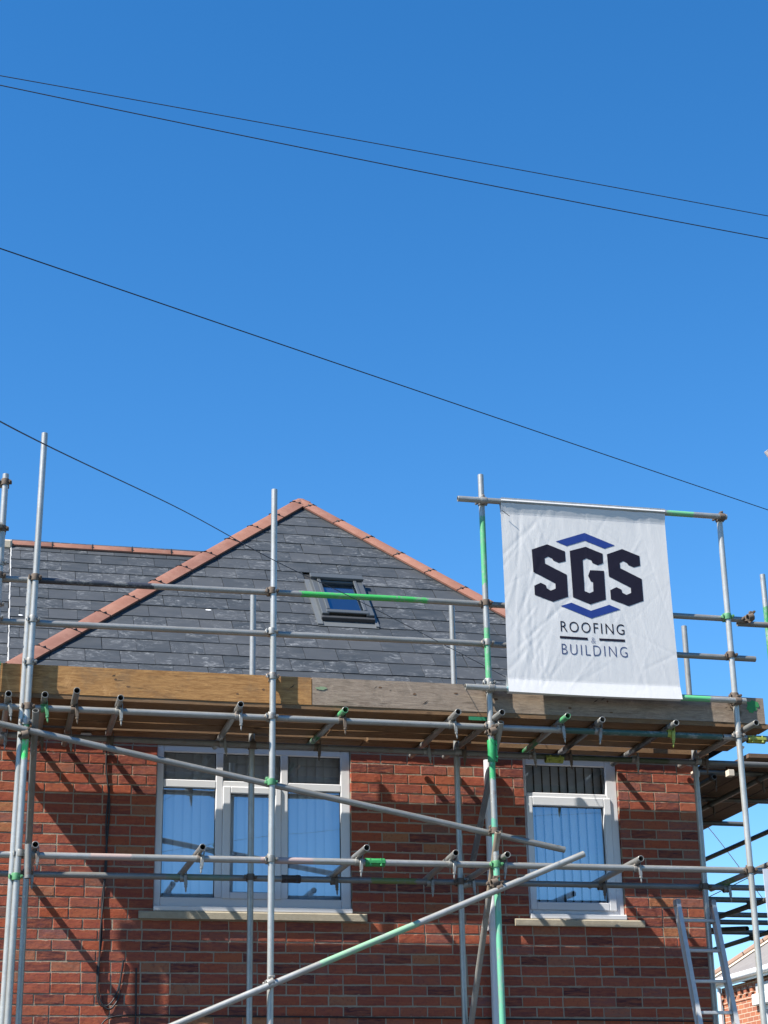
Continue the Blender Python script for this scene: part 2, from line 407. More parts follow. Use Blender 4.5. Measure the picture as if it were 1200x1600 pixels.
def courses():
    rr = random.Random(3)
    n0 = int(ZB / COURSE)
    for c in range(n0 + 21):
        z0 = ZB - (n0 - c) * COURSE + .0045
        if z0 > 5.06 or z0 < -.02: continue
        off = (.5 * PITCH if c % 2 else 0) + rr.uniform(-.004, .004)
        hdr = (c % 6 == 4)
        segs = [(XL, XR)]
        for (a, b, c0, c1, _) in OPEN:
            if z0 + .06 > c0 + .02 and z0 < c1:
                ns = []
                for (s0, s1) in segs:
                    if a > s0 and b < s1: ns += [(s0, a), (b, s1)]
                    else: ns.append((s0, s1))
                segs = ns
        for (s0, s1) in segs:
            x = s0 - ((s0 - off - .43) % PITCH); lead = False
            while x < s1 - .02:
                p = PITCH if (rr.random() > .06) else PITCH * .5
                x0, x1 = max(x, s0), min(x + p, s1)
                if lead: x0 = s0
                lead = False
                if x0 == s0 and x1 - x0 < .055: lead = True; x += p; continue
                if s1 - x1 < .055: x1 = s1
                if x1 == s1 and x1 - x0 > .02 or x1 - x0 > .045:
                    yield x0 + (.0045 if x0 > s0 else 0), x1 - (.0045 if x1 < s1 else 0), z0, c, s0, s1
                elif x1 < s1 - .05: pass
                x += p
                if x1 >= s1: break
bl = list(courses())
def vis(b): return b[2] > 2.74 and .30 < b[1] and b[2] < 5.0
cand = [b for b in bl if vis(b)]
cand.sort(key=lambda b: (Vector(((b[0] + b[1]) / 2, 0, b[2])) - Vector((0, -14.4, 1.6))).length)
single = set(id(b) for b in cand[:300])
mass = G(); tones = []
for b in bl:
    x0, x1, z0, c, s0, s1 = b; w = x1 - x0; k = random.randrange(14)
    pr = random.uniform(-.0040, .0006) - (.0006)
    sx = w / .2225
    mw = Matrix.Translation((x0, pr, z0)) @ Matrix.Rotation(random.uniform(-.003, .003), 4, 'Y') @ Matrix.Diagonal((sx, 1, 1, 1))
    if id(b) in single: link('brick', SH_ME[k], mw, wall)
    else:
        if z0 < 2.6:    # below the picture: plain blocks
            mass.box(x0, x1, pr, .09, z0, z0 + .0735); tones += [random.random()] * 6
        else:
            v, f = SHAPES[k]; mass.add(v, f, 0, mw); tones += [random.random()] * len(f)
o = mass.obj('brick_field', MBA, wall); o['kind'] = 'stuff'
at = o.data.attributes.new('tone', 'FLOAT', 'FACE'); at.data.foreach_set('value', tones)

# stone sills
for (x0, x1, z0, z1, y) in ((1.440, 3.292, 3.655, 3.718, -.048), (4.552, 5.690, 3.643, 3.702, -.048)):
    gs = G(); gs.add([(x0, y, z0), (x1, y, z0), (x1, .05, z0), (x0, .05, z0), (x0, y, z1 - .012), (x1, y, z1 - .012), (x1, .05, z1), (x0, .05, z1), (x0, y + .01, z1 - .002), (x1, y + .01, z1 - .002)],
        [[0, 1, 5, 4], [4, 5, 9, 8], [8, 9, 6, 7], [0, 4, 8, 7, 3], [1, 2, 6, 9, 5], [0, 3, 2, 1], [2, 3, 7, 6]])
    gs.obj('stone_sill', MSI, house)

# ---- windows
YF = .028
def bar(gg, x0, x1, z0, z1, y=YF, d=.055, bev=.006): gg.box(x0, x1, y, y + d, z0, z1, 0, None, bev)
def frame_ring(gg, x0, x1, z0, z1, wL, wR, wB, wT, y=YF, d=.055):
    bar(gg, x0, x0 + wL, z0, z1, y, d); bar(gg, x1 - wR, x1, z0, z1, y, d)
    bar(gg, x0 + wL - .001, x1 - wR + .001, z0, z0 + wB, y + .0004, d); bar(gg, x0 + wL - .001, x1 - wR + .001, z1 - wT, z1, y + .0004, d)
def pane(w, x0, x1, z0, z1, y=YF + .03):
    me = mesh('pane', [(x0 - .004, y, z0 - .004), (x1 + .004, y, z0 - .004), (x1 + .004, y, z1 + .004), (x0 - .004, y, z1 + .004)], [[0, 1, 2, 3]], MGL)
    link('pane', me, None, w)
    gg = G(); t = .005; yy = y - .003
    for a in ((x0 - .001, x0 + t, z0, z1), (x1 - t, x1 + .001, z0, z1), (x0, x1, z0 - .001, z0 + t), (x0, x1, z1 - t, z1 + .001)): gg.box(a[0], a[1], yy, yy + .002, a[2], a[3])
    gg.obj('gasket', MUG, w)
# wide window
w1 = G(); frame_ring(w1, 1.557, 3.176, 3.762, 5.073, .058, .080, .075, .055)
bar(w1, 2.048, 2.108, 3.836, 5.02, YF + .001); bar(w1, 2.588, 2.650, 3.836, 5.02, YF + .001)
bar(w1, 1.614, 2.049, 4.726, 4.790, YF + .002); bar(w1, 2.107, 2.589, 4.726, 4.790, YF + .002); bar(w1, 2.649, 3.097, 4.726, 4.790, YF + .002)
win1 = w1.obj('window', MU, house); tag(win1, 'wide white three-light window with a middle casement')
cs = G(); frame_ring(cs, 2.106, 2.590, 3.826, 4.742, .064, .048, .058, .056, YF - .014, .05); cs.obj('casement', MU, win1)
for a in ((1.617, 2.047, 3.838, 4.725), (2.171, 2.541, 3.886, 4.685), (2.652, 3.095, 3.838, 4.725), (1.617, 2.047, 4.792, 5.017), (2.109, 2.587, 4.792, 5.017), (2.652, 3.095, 4.792, 5.017)): pane(win1, *a)
G().box(1.557, 3.176, -.028, .06, 3.719, 3.760, 0, None, .006).obj('window_board', MU, win1)
G().box(2.105, 2.112, YF - .016, YF - .012, 4.35, 4.352).obj('weather_mark', MUG, win1) if 0 else None
w2 = G(); frame_ring(w2, 4.692, 5.543, 3.747, 5.073, .030, .098, .040, .055)
bar(w2, 4.722, 5.446, 4.715, 4.778, YF + .002)
win2 = w2.obj('window', MU, house); tag(win2, 'narrow white window with one tall casement')
cs = G(); frame_ring(cs, 4.708, 5.475, 3.782, 4.742, .060, .066, .068, .078, YF - .014, .05); cs.obj('casement', MU, win2)
for a in ((4.768, 5.408, 3.851, 4.663), (4.723, 5.444, 4.781, 5.017)): pane(win2, *a)
G().box(4.692, 5.543, -.028, .06, 3.703, 3.745, 0, None, .006).obj('window_board', MU, win2)
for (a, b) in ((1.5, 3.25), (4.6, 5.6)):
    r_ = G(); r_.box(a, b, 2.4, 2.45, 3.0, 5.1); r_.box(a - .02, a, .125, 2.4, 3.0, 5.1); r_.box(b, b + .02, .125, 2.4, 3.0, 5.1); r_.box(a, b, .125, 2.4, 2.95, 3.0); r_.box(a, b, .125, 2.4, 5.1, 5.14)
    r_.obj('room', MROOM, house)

# ---- vertical blinds behind the panes
def blind(x0, x1, z0, z1, pitch, ang, label, wd=.089):
    t = thing('vertical_blind', label, 'blind', ((x0 + x1) / 2, .17, z1)); n = int((x1 - x0) / pitch)
    G().box(x0, x1, .15, .19, z1 - .03, z1).obj('headrail', MU, t)
    nv = 5
    vs = []; fs = []
    for k in range(2):
        for i in range(nv):
            u = (i / (nv - 1) - .5); vs.append((u * wd, -.006 * (1 - 4 * u * u), -k))
    for i in range(nv - 1): fs.append([i, i + 1, nv + i + 1, nv + i])
    me = mesh('slat', vs, fs, MBL, None, True)
    for i in range(n + 1):
        x = x0 + .04 + i * pitch
        if x > x1: break
        link('slat', me, Matrix.Translation((x, .17, z1 - .03)) @ Matrix.Rotation(ang + random.uniform(-.10, .10), 4, 'Z') @ Matrix.Rotation(random.uniform(-.003, .003), 4, 'Y') @ Matrix.Diagonal((1, 1, z1 - z0 - .05, 1)), t)
blind(1.58, 3.16, 3.74, 5.09, .074, R(14), 'pale vertical blind of near closed slats behind the wide window')
blind(4.68, 5.56, 3.74, 5.09, .0775, R(18), 'pale vertical blind of part open slats behind the narrow window', .074)

# ---- downpipe
dp = G(); dp.cyl((4.358, -.062, 5.02), (4.336, -.062, .1), .036, 20)
for z in (4.55, 3.62, 2.2): dp.ring((4.347 + (z - 2.6) * .004, -.062, z), (0, 0, 1), .036, .042, .05)
pipe = dp.obj('downpipe', MU, house, None, True)
for z in (4.55, 3.62): G().box(4.31, 4.395, -.03, .0, z - .02, z + .02).obj('pipe_bracket', MU, pipe)

# ---- fascia and soffit
fs_ = G(); fs_.box(XL - .2, XR + .02, -.035, -.004, 5.125, 5.262); fs_.box(XL - .2, XR + .02, -.004, .1, 5.125, 5.14)
fs_.obj('fascia', MFA, house)

# ---- roof geometry: front hip face
PH = R(44); cP, sP = math.cos(PH), math.sin(PH)
Y0, Z0 = -.06, 5.28
APEX = Vector((3.402, 3.42, 8.641)); 
XHL, XHR = -.24, 6.71
def pf(x, s, h=0): return Vector((x, Y0 + s * cP - h * sP, Z0 + s * sP + h * cP))
SMAX = (APEX.y - Y0) / cP
def hipx(s): t = s / SMAX; return XHL + (APEX.x - XHL) * t, XHR + (APEX.x - XHR) * t
slate_me = []
def slate_shape(k, w=.298, L=.30, th=.0085):
    rr = random.Random(k + 50); n = 4; vs = []; fs = []
    for zt in (0, 1):
        for j, y in enumerate((0, L)):
            for i in range(n):
                x = w * i / (n - 1)
                e = rr.uniform(-.0018, .0018) if j == 0 else 0
                if zt == 1 and j == 0: vs.append((x + e * .5, y + .002 + e, th))
                else: vs.append((x + e * .5, y + e, th * zt))
    def I(zt, j, i): return zt * 2 * n + j * n + i
    for i in range(n - 1):
        fs.append([I(1, 0, i), I(1, 0, i + 1), I(1, 1, i + 1), I(1, 1, i)])
        fs.append([I(0, 0, i), I(0, 0, i + 1), I(1, 0, i + 1), I(1, 0, i)])
    fs.append([I(0, 0, 0), I(1, 0, 0), I(1, 1, 0), I(0, 1, 0)]); fs.append([I(0, 0, n - 1), I(0, 1, n - 1), I(1, 1, n - 1), I(1, 0, n - 1)])
    return vs, fs
SLS = [slate_shape(k) for k in range(8)]
SL_ME = [mesh('slate', v, f, MSL) for v, f in SLS]
def clip_poly(pts, a, b, keep):
    """clip a 2-D polygon to the side of the line a-b where keep lies"""
    def sd(p): return (b[0] - a[0]) * (p[1] - a[1]) - (b[1] - a[1]) * (p[0] - a[0])
    sg = 1 if sd(keep) > 0 else -1; o_ = []
    for i in range(len(pts)):
        p, q_ = pts[i], pts[(i + 1) % len(pts)]; dp_, dq = sd(p) * sg, sd(q_) * sg
        if dp_ >= 0: o_.append(p)
        if (dp_ >= 0) != (dq >= 0):
            t = dp_ / (dp_ - dq); o_.append((p[0] + (q_[0] - p[0]) * t, p[1] + (q_[1] - p[1]) * t))
    return o_
def slate_rows(parent, frame, clips, keep, x0, x1, s0, s1, gauge, pitchx, xoff, hole=None, lap=.065):
    """frame(x, s, h) -> point; whole slates share a mesh, cut ones get their own"""
    row = 0; s = s0; rr = random.Random(11)
    ex = (frame(1, 0) - frame(0, 0)).normalized(); es = (frame(0, 1) - frame(0, 0)).normalized(); en = ex.cross(es)
    B = Matrix(((ex.x, es.x, en.x, 0), (ex.y, es.y, en.y, 0), (ex.z, es.z, en.z, 0), (0, 0, 0, 1)))
    tilt = Matrix.Rotation(-R(1.9), 4, 'X')
    cnt = 0
    while s < s1:
        x = x0 - pitchx + ((xoff + (pitchx / 2 if row % 2 else 0)) % pitchx)
        while x < x1:
            w = .298; L = gauge + lap
            rect = [(x, s), (x + w, s), (x + w, s + L), (x, s + L)]
            poly = rect[:]
            for (a, b) in clips:
                poly = clip_poly(poly, a, b, keep)
                if len(poly) < 3: break
            x += pitchx
            if len(poly) < 3: continue
            if hole:
                hx0, hx1, hs0, hs1 = hole; X = rect[0][0]
                if X < hx1 and X + w > hx0 and s + L > hs0 + .05 and s < hs1:
                    # cut slates against the skylight flashing
                    if X < hx0 and X + w <= hx1: poly = clip_poly(poly, (hx0, 0), (hx0, 1), (X, 0)) if s + .02 < hs1 and s + gauge > hs0 else poly
                    elif X + w > hx1 and X >= hx0: poly = clip_poly(poly, (hx1, 0), (hx1, 1), (X + w, 0)) if s + .02 < hs1 and s + gauge > hs0 else poly
                    elif X < hx0 and X + w > hx1: pass
                    elif s + gauge > hs0 + .04: continue
                    else: poly = clip_poly(poly, (0, hs0), (1, hs0), (0, hs0 - 1))
                    if len(poly) < 3: continue
            area = abs(sum(poly[i][0] * poly[(i + 1) % len(poly)][1] - poly[(i + 1) % len(poly)][0] * poly[i][1] for i in range(len(poly)))) / 2
            if area < .004: continue
            org = frame(rect[0][0] + rr.uniform(-.0015, .0015), s + rr.uniform(-.0022, .0025), (.006 + rr.uniform(0, .0030)))
            mw = Matrix.Translation(org) @ B @ tilt @ Matrix.Rotation(rr.uniform(-.006, .006), 4, 'Z')
            if area > w * L * .995: me = SL_ME[rr.randrange(8)]
            else:
                loc = [(p[0] - rect[0][0], p[1] - s) for p in poly]; nn = len(loc)
                if sum(loc[i][0] * loc[(i + 1) % nn][1] - loc[(i + 1) % nn][0] * loc[i][1] for i in range(nn)) < 0: loc.reverse()
                vs = [(p[0], p[1], 0) for p in loc] + [(p[0], p[1], .0085) for p in loc]
                fcs = [[nn + i for i in range(nn)]] + [[i, (i + 1) % nn, nn + (i + 1) % nn, nn + i] for i in range(nn)]
                me = mesh('slate', vs, fcs, MSL)
            link('slate', me, mw, parent); cnt += 1
        s += gauge; row += 1
    return cnt
# the roof under the slates (felt), hip faces and the ridge running back
Yb = 5.30
gr = G()
gr.poly([pf(XHL, 0, -.002), pf(XHR, 0, -.002), APEX - Vector((0, 0, .012))])
front_roof = gr.obj('front_roof', MSB, house)
RB = Vector((APEX.x, Yb + 2.5, APEX.z))
gr = G(); gr.poly([(XHL, Y0, Z0), APEX, RB, (XHL, RB.y, Z0)]); gr.poly([(XHR, Y0, Z0), (XHR, RB.y, Z0), RB, APEX])
gr.obj('side_roof', MSL, house)
HOLE = (3.165, 3.735, 1.83, 2.79)
clipsF = [((XHL, 0), (APEX.x, SMAX)), ((XHR, 0), (APEX.x, SMAX))]
nF = slate_rows(front_roof, pf, clipsF, (3.4, 1.0), XHL, XHR, -.03 + .0, SMAX, .232, .302, 1.523 - .0, HOLE)
# rear main roof, set back, ridge along the street
YR0 = 1.794
def pr_(x, s, h=0): return Vector((x, YR0 + s * cP - h * sP, Z0 + s * sP + h * cP))
SR = (8.60 - Z0) / sP
gr = G(); gr.poly([pr_(-6, 0, -.002), pr_(3.4, 0, -.002), pr_(3.4, SR, -.002), pr_(-6, SR, -.002)])
bk = pr_(0, SR); gr.poly([(-6, bk.y, bk.z), (3.4, bk.y, bk.z), (3.4, bk.y + 3.4, Z0), (-6, bk.y + 3.4, Z0)])
rear_roof = gr.obj('rear_roof', MSB, house)
vy = [((XHL, YR0 - 9), (XHL, 9))]
# visible field only: between the party line and the hip
slate_rows(rear_roof, pr_, [((.392, 0), (.392, 9)), ((2.75, 0), (2.75, 9))], (1.5, 1), .392, 2.75, 1.0, SR - .03, .2395, .302, .10)
slate_rows(rear_roof, pr_, [((.380, 0), (.380, 9)), ((-.25, 0), (-.25, 9))], (0, 1), -.25, .380, 1.1, SR - .12, .2395, .302, .02)
pm = G()
s = 1.0
while s < SR - .02:
    a = pr_(.386, s, .012); b = pr_(.386, s + .12, .012); pm.cyl(a + Vector((random.uniform(-.004, .004), 0, 0)), b, random.uniform(.006, .011), 6); s += .11
pm.obj('mortar_fillet', mat_plain('white_lime_fillet', (.36, .355, .34), .9, 0, .15), rear_roof)
gw = G(); gw.box(-5.9, XL, 1.9, 2.0, 0, 5.2); gw.obj('recessed_wall', MM, house)

# clay hip and ridge tiles -----------------------------------------
def ridge_tile_mesh(L, leg=.155, ang=None, th=.014):
    """V-shaped ridge tile with rounded crown; local Y along the ridge, Z up; leg directions +-X"""
    ang = ang
    prof = []
    n = 5
    a0 = math.pi / 2 - ang          # slope of each leg below the horizontal
    rc = .045
    for sgn in (-1, 1):
        pass
    pts = []
    # left leg bottom to crown to right leg bottom
    lx, lz = -math.sin(ang) , -math.cos(ang)
    pts.append((lx * leg, lz * leg)); pts.append((lx * leg * .6, lz * leg * .6 + .002))
    pts.append((lx * rc, lz * rc + .004))
    pts.append((lx * rc * .45, lz * rc * .45 - .004)); pts.append((0, -.008)); pts.append((-lx * rc * .45, lz * rc * .45 - .004))
    pts.append((-lx * rc, lz * rc + .004)); pts.append((-lx * leg * .6, lz * leg * .6 + .002)); pts.append((-lx * leg, lz * leg))
    k = len(pts)
    vs = []; fs = []
    for (y, dz) in ((0, 0), (.012, .0), (L - .004, 0), (L, -.004)):
        vs += [(p[0], y, p[1] + th + dz) for p in pts]
    ins = len(vs)
    for y in (0, L): vs += [(p[0] * .93, y, p[1] - .002) for p in pts]
    for j in range(3):
        for i in range(k - 1): fs.append([j * k + i, j * k + i + 1, (j + 1) * k + i + 1, (j + 1) * k + i])
    for i in range(k - 1):
        fs.append([ins + i, ins + k + i, ins + k + i + 1, ins + i + 1])
        fs.append([i, ins + i, ins + i + 1, i + 1]); fs.append([3 * k + i, 3 * k + i + 1, ins + k + i + 1, ins + k + i])
    for (e) in (0, k - 1):
        q_ = [e, k + e, 2 * k + e, 3 * k + e, ins + k + e, ins + e]; fs.append(q_ if e else q_[::-1])
    me = mesh('ridge_tile', vs, fs, MT); sharp(me, 50); return me
def tile_run(name, parent, A, B, nl, nr, L=.45, start=0, h=.045, tile_lab=None, leg=.155):
    d = (B - A); T = d.length; d.normalize()
    upv = (nl + nr).normalized(); upv = (upv - d * upv.dot(d)).normalized(); xv = d.cross(upv)
    # angle between a leg and straight down
    leg_r = nr.cross(d); leg_r = leg_r if leg_r.dot(-upv) > 0 else -leg_r
    ang = math.acos(max(-1, min(1, leg_r.normalized().dot(-upv))))
    Bm = Matrix(((xv.x, d.x, upv.x, 0), (xv.y, d.y, upv.y, 0), (xv.z, d.z, upv.z, 0), (0, 0, 0, 1)))
    full = ridge_tile_mesh(L - .010, leg, ang)
    gu = G()
    # black ventilated roll beneath
    lx, lz = math.sin(ang), -math.cos(ang)
    for sg in (-1, 1):
        p = [(sg * lx * (leg - .012), 0, lz * (leg - .012) + .002), (sg * lx * (leg - .012), T, lz * (leg - .012) + .002), (sg * lx * (leg - .02), T, lz * (leg - .02) - h * .9), (sg * lx * (leg - .02), 0, lz * (leg - .02) - h * .9)]
        gu.add(p, [[0, 1, 2, 3] if sg < 0 else [3, 2, 1, 0]])
    M0 = Matrix.Translation(A + upv * h) @ Bm
    gu.obj('ventilated_roll', MBLK, parent, M0)
    t = start; i = 0
    while t < T - .02:
        l = min(L, T - t)
        me = full if l >= L - .001 else ridge_tile_mesh(l - .01, leg, ang)
        o = link(name, me, M0 @ Matrix.Translation((0, t, random.uniform(0, .004))) @ Matrix.Rotation(random.uniform(-.006, .006), 4, 'Z'), parent)
        if t > start + .01:      # black union clip at the joint
            gc = G(); w_ = .006; pts = []
            for sg in (-1, 1):
                gc.add([(sg * lx * .04, t - .007, lz * .04 + .020), (sg * lx * .04, t + .001, lz * .04 + .020), (sg * lx * (leg + .004), t + .001, lz * (leg + .004) + .018), (sg * lx * (leg + .004), t - .007, lz * (leg + .004) + .018)], [[0, 1, 2, 3] if sg > 0 else [3, 2, 1, 0]])
            gc.box(-.036, .036, t - .007, t + .001, -.012, .012)
            gc.box(lx * .09 - .012, lx * .09 + .012, t - .016, t + .006, lz * .09 + .008, lz * .09 + .030)
            gc.box(-lx * .09 - .012, -lx * .09 + .012, t - .016, t + .006, lz * .09 + .008, lz * .09 + .030)
            gc.obj('union_clip', MBLK, parent, M0)
        t += L; i += 1
nfront = Vector((0, -sP, cP)); nleft = Vector((-sP, 0, cP)); nright = Vector((sP, 0, cP)); nback = Vector((0, sP, cP))
HLp = Vector((XHL, Y0, Z0)); HRp = Vector((XHR, Y0, Z0))
tile_run('hip_tile', front_roof, HLp, APEX, nleft, nfront, .455, 0, .036)
tile_run('hip_tile', front_roof, HRp, APEX, nfront, nright, .455, .2, .036)
tile_run('ridge_tile', rear_roof, pr_(.40, SR), pr_(3.35, SR), nfront, nback, .455, 0, .035, leg=.125)
G().box(.25, .395, bk.y - .12, bk.y + .1, bk.z - .10, bk.z + .015, 0, None, .02).obj('ridge_mortar', mat_plain('sandy_ridge_mortar', (.42, .36, .27), .95, 0, .25, .5, scale=30), rear_roof)
G().box(-5.9, .25, bk.y - .10, bk.y + .1, bk.z - .12, bk.z - .04, 0, None, .03).obj('neighbour_ridge', mat_plain('old_grey_ridge', (.16, .13, .11), .9), rear_roof)
tile_run('ridge_tile', front_roof, APEX, Vector((APEX.x, Yb + 2.4, APEX.z)), nleft, nright, .455, .45, .035)

# splashes of white paint dropped on slates
for (x, s) in ((2.14, 2.02), (.50, 2.62)):
    gp = G(); n = 12; c_ = pf(x, s, .016) if x > 1 else pr_(x, 2.95, .016)
    gp.poly([c_ + Vector((.028 * math.cos(a * 2 * math.pi / n) * random.uniform(.75, 1.1), .012 * math.sin(a * 2 * math.pi / n) * cP, .012 * math.sin(a * 2 * math.pi / n) * sP)) for a in range(n)])
    gp.obj('paint_splash', MFA, front_roof if x > 1 else rear_roof)

# ---- skylight
def sf(x, s, h): return pf(x, s, h)
EX = Vector((1, 0, 0)); ES = Vector((0, cP, sP)); EN = nfront
SB = Matrix(((1, 0, 0, 0), (0, cP, -sP, 0), (0, sP, cP, 0), (0, 0, 0, 1)))
SB.translation = pf(0, 0, 0)
def sbox(gg, x0, x1, s0, s1, h0, h1, bev=.004, mi=0): gg.box(x0, x1, s0, s1, h0, h1, mi, SB, bev)
sk = G(); sbox(sk, 3.205, 3.275, 1.955, 2.74, .0, .085); sbox(sk, 3.635, 3.712, 1.955, 2.74, .0, .085); sbox(sk, 3.276, 3.634, 1.985, 2.045, .0, .075); sbox(sk, 3.276, 3.634, 2.665, 2.74, .0, .08)
sky_o = sk.obj('skylight', MFD, house); tag(sky_o, 'grey framed roof window in the slates')
hd = G(); sbox(hd, 3.195, 3.722, 2.68, 2.765, .087, .118); hd.obj('hood', MFD, sky_o)
sh = G(); sbox(sh, 3.258, 3.292, 2.03, 2.68, .078, .098); sbox(sh, 3.618, 3.650, 2.03, 2.68, .078, .098); sbox(sh, 3.25, 3.66, 1.965, 2.02, .077, .096); sh.obj('sash', MFD, sky_o)
gl_ = G(); gl_.add([(3.27, 2.02, .060), (3.64, 2.02, .060), (3.64, 2.70, .060), (3.27, 2.70, .060)], [[0, 1, 2, 3]], 0, SB); gl_.obj('pane', MGS, sky_o)
bb = G(); bb.add([(3.27, 2.02, .02), (3.64, 2.02, .02), (3.64, 2.70, .02), (3.27, 2.70, .02)], [[0, 1, 2, 3]], 0, SB); bb.obj('blackout_blind', mat_plain('dark_blind', (.10, .115, .13), .8), sky_o)
b3 = G(); sbox(b3, 3.29, 3.62, 2.50, 2.60, .03, .034, 0); b3.obj('blind_bar', mat_plain('pale_blind_bar', (.35, .36, .36), .6), sky_o)
skt = G(); sbox(skt, 3.20, 3.716, 1.915, 1.955, .0, .06); skt.obj('skirt', MFDD, sky_o)
ap = G(); sbox(ap, 3.160, 3.740, 1.815, 1.915, .012, .017, 0); sbox(ap, 3.155, 3.205, 1.83, 2.79, .012, .030, 0); sbox(ap, 3.713, 3.745, 1.83, 2.79, .012, .030, 0); sbox(ap, 3.155, 3.745, 2.745, 2.80, .012, .022, 0)
ap.obj('flashing', MFL, sky_o)

# ================================================================== scaffold
scaf = thing('scaffold', 'galvanised tube scaffold with a timber deck standing along the front of the brick house', 'scaffold', (3.3, -.9, 0))
YF_, YB_ = -1.38, -.476
ZD = 4.985; ZL = 3.907
def gm_(name, bands, tone=.92, rust=0, **k): return mat_galv(name, bands, tone, rust, **k)
# couplers ---------------------------------------------------------
def coupler_double():
    g = G(); g.ring((0, 0, 0), (0, 0, 1), .0245, .0325, .050, 16)
    g.ring((0, .050, 0), (1, 0, 0), .0245, .0325, .050, 16)
    g.box(-.018, .018, .022, .030, -.020, .020)
    g.box(.024, .050, -.016, .012, -.013, .013, 0, None, .003); g.cyl((.040, -.045, 0), (.040, .018, 0), .006, 8); g.cyl((.040, -.034, 0), (.040, -.022, 0), .0115, 6)
    g.box(-.052, -.026, -.012, .010, -.012, .012, 0, None, .003); g.cyl((-.043, -.018, -.018), (-.043, -.018, .018), .006, 8)
    g.box(-.013, .013, .040, .062, .026, .048, 0, None, .003); g.cyl((0, .012, .040), (0, .075, .040), .006, 8); g.cyl((0, .012, .040), (0, .024, .040), .0115, 6)
    return g
def coupler_putlog():
    g = G(); g.ring((0, 0, 0), (1, 0, 0), .0245, .0310, .042, 16)
    g.box(-.021, .021, -.028, .028, .022, .030, 0, None, .003)
    g.box(.026, .032, -.038, .0, -.030, .058, 0, None, .002)
    g.box(.008, .034, -.044, -.034, -.062, .020, 0, None, .003)
    g.cyl((.021, -.038, -.105), (.021, -.038, -.030), .0065, 8, 0, True, .0065); g.cyl((.021, -.038, -.078), (.021, -.038, -.064), .0120, 6)
    g.cyl((.021, -.038, -.118), (.021, -.038, -.105), .001, 8, 0, True, .0065)
    return g
def coupler_swivel():
    g = G(); g.ring((0, 0, 0), (0, 0, 1), .0245, .0325, .048, 16); g.ring((0, -.052, 0), (1, 0, .35), .0245, .0325, .048, 16)
    g.cyl((0, -.030, 0), (0, -.020, 0), .016, 12); g.cyl((-.040, -.02, 0), (-.040, .03, 0), .006, 8); g.box(-.048, -.026, -.012, .012, -.012, .012, 0, None, .003)
    g.cyl((.02, -.052, .04), (.02, -.10, .04), .006, 8); g.cyl((.02, -.088, .04), (.02, -.078, .04), .0115, 6); g.box(-.012, .03, -.066, -.040, .028, .050, 0, None, .003)
    g.box(.026, .048, -.012, .012, -.012, .012, 0, None, .003)
    return g
CP = {}
for kind, fn in (('double', coupler_double), ('putlog', coupler_putlog), ('swivel', coupler_swivel)):
    for mn, mt in (('z', MCG), ('r', MCR), ('g', MCGR), ('y', MCY)):
        gg = fn(); me = mesh('coupler', gg.v, gg.f, mt); sharp(me, 40); CP[kind, mn] = me
def coupler(kind, mt, loc, parent=scaf, rot=0, flip=False, rx=0):
    mw = Matrix.Translation(loc) @ Matrix.Rotation(rot, 4, 'Z') @ Matrix.Rotation(rx, 4, 'X')
    if flip: mw = mw @ Matrix.Rotation(math.pi, 4, 'Y')
    mw = mw @ Matrix.Rotation(random.uniform(-.12, .12), 4, 'Y' if kind != 'double' else 'Z')
    return link('coupler', CP[kind, mt], mw, parent)
def sleeve(loc, ax, mat, parent=scaf, L=.15):
    q = Vector(ax).to_track_quat('Z', 'Y').to_matrix().to_4x4(); q.translation = Vector(loc)
    g = G(); g.ring((0, 0, 0), (0, 0, 1), .0246, .0325, L, 16); g.box(-.045, -.028, -.012, .012, -L / 2, L / 2, 0, None, .003)
    for z in (-L * .28, L * .28): g.cyl((-.038, -.026, z), (-.038, .026, z), .007, 8); g.cyl((-.038, -.030, z), (-.038, -.018, z), .012, 6)
    o = g.obj('sleeve_coupler', mat, parent, q, True); return o
# standards --------------------------------------------------------
front = []
front.append(tube('standard', (.182, YF_, 0), (.185, YF_, 6.807), scaf, gm_('steel_leftmost', [], 1.0)))
front.append(tube('standard', (.406, YF_, 0), (.462, YF_, 7.172), scaf, gm_('steel_left_standard', [(4.83, 4.90, GREEN), (4.60, 4.80, (.05, .55, .12))], 1.05), bend=0))
tube('standard', (.372, YF_ + .034, 0), (.417, YF_ + .034, 5.99), scaf, MGW, bend=0)
front.append(tube('standard', (2.252, YF_, 0), (2.278, YF_, 6.834), scaf, gm_('steel_second_standard', [], 1.1), bend=0))
front.append(tube('standard', (3.995, YF_, 0), (3.993, YF_, 7.091), scaf, gm_('steel_green_banded', [(6.13, 6.72, LGREEN), (5.36, 5.76, LGREEN), (4.55, 4.87, (.03, .30, .10)), (4.02, 4.25, (.10, .33, .22)), (2.2, 3.9, (.13, .40, .25))], 1.0, .12), bend=0, label='standard with bright green painted lengths'))
front.append(tube('standard', (6.065, YF_, 0), (6.077, YF_, 6.842), scaf, MGW, bend=0))
back = []
for x, zt in ((.533, 4.92), (2.257, 6.244), (3.963, 6.250), (6.069, 6.181)):
    back.append(tube('standard', (x, YB_, 0), (x + .004, YB_, zt), scaf, MG, bend=0))
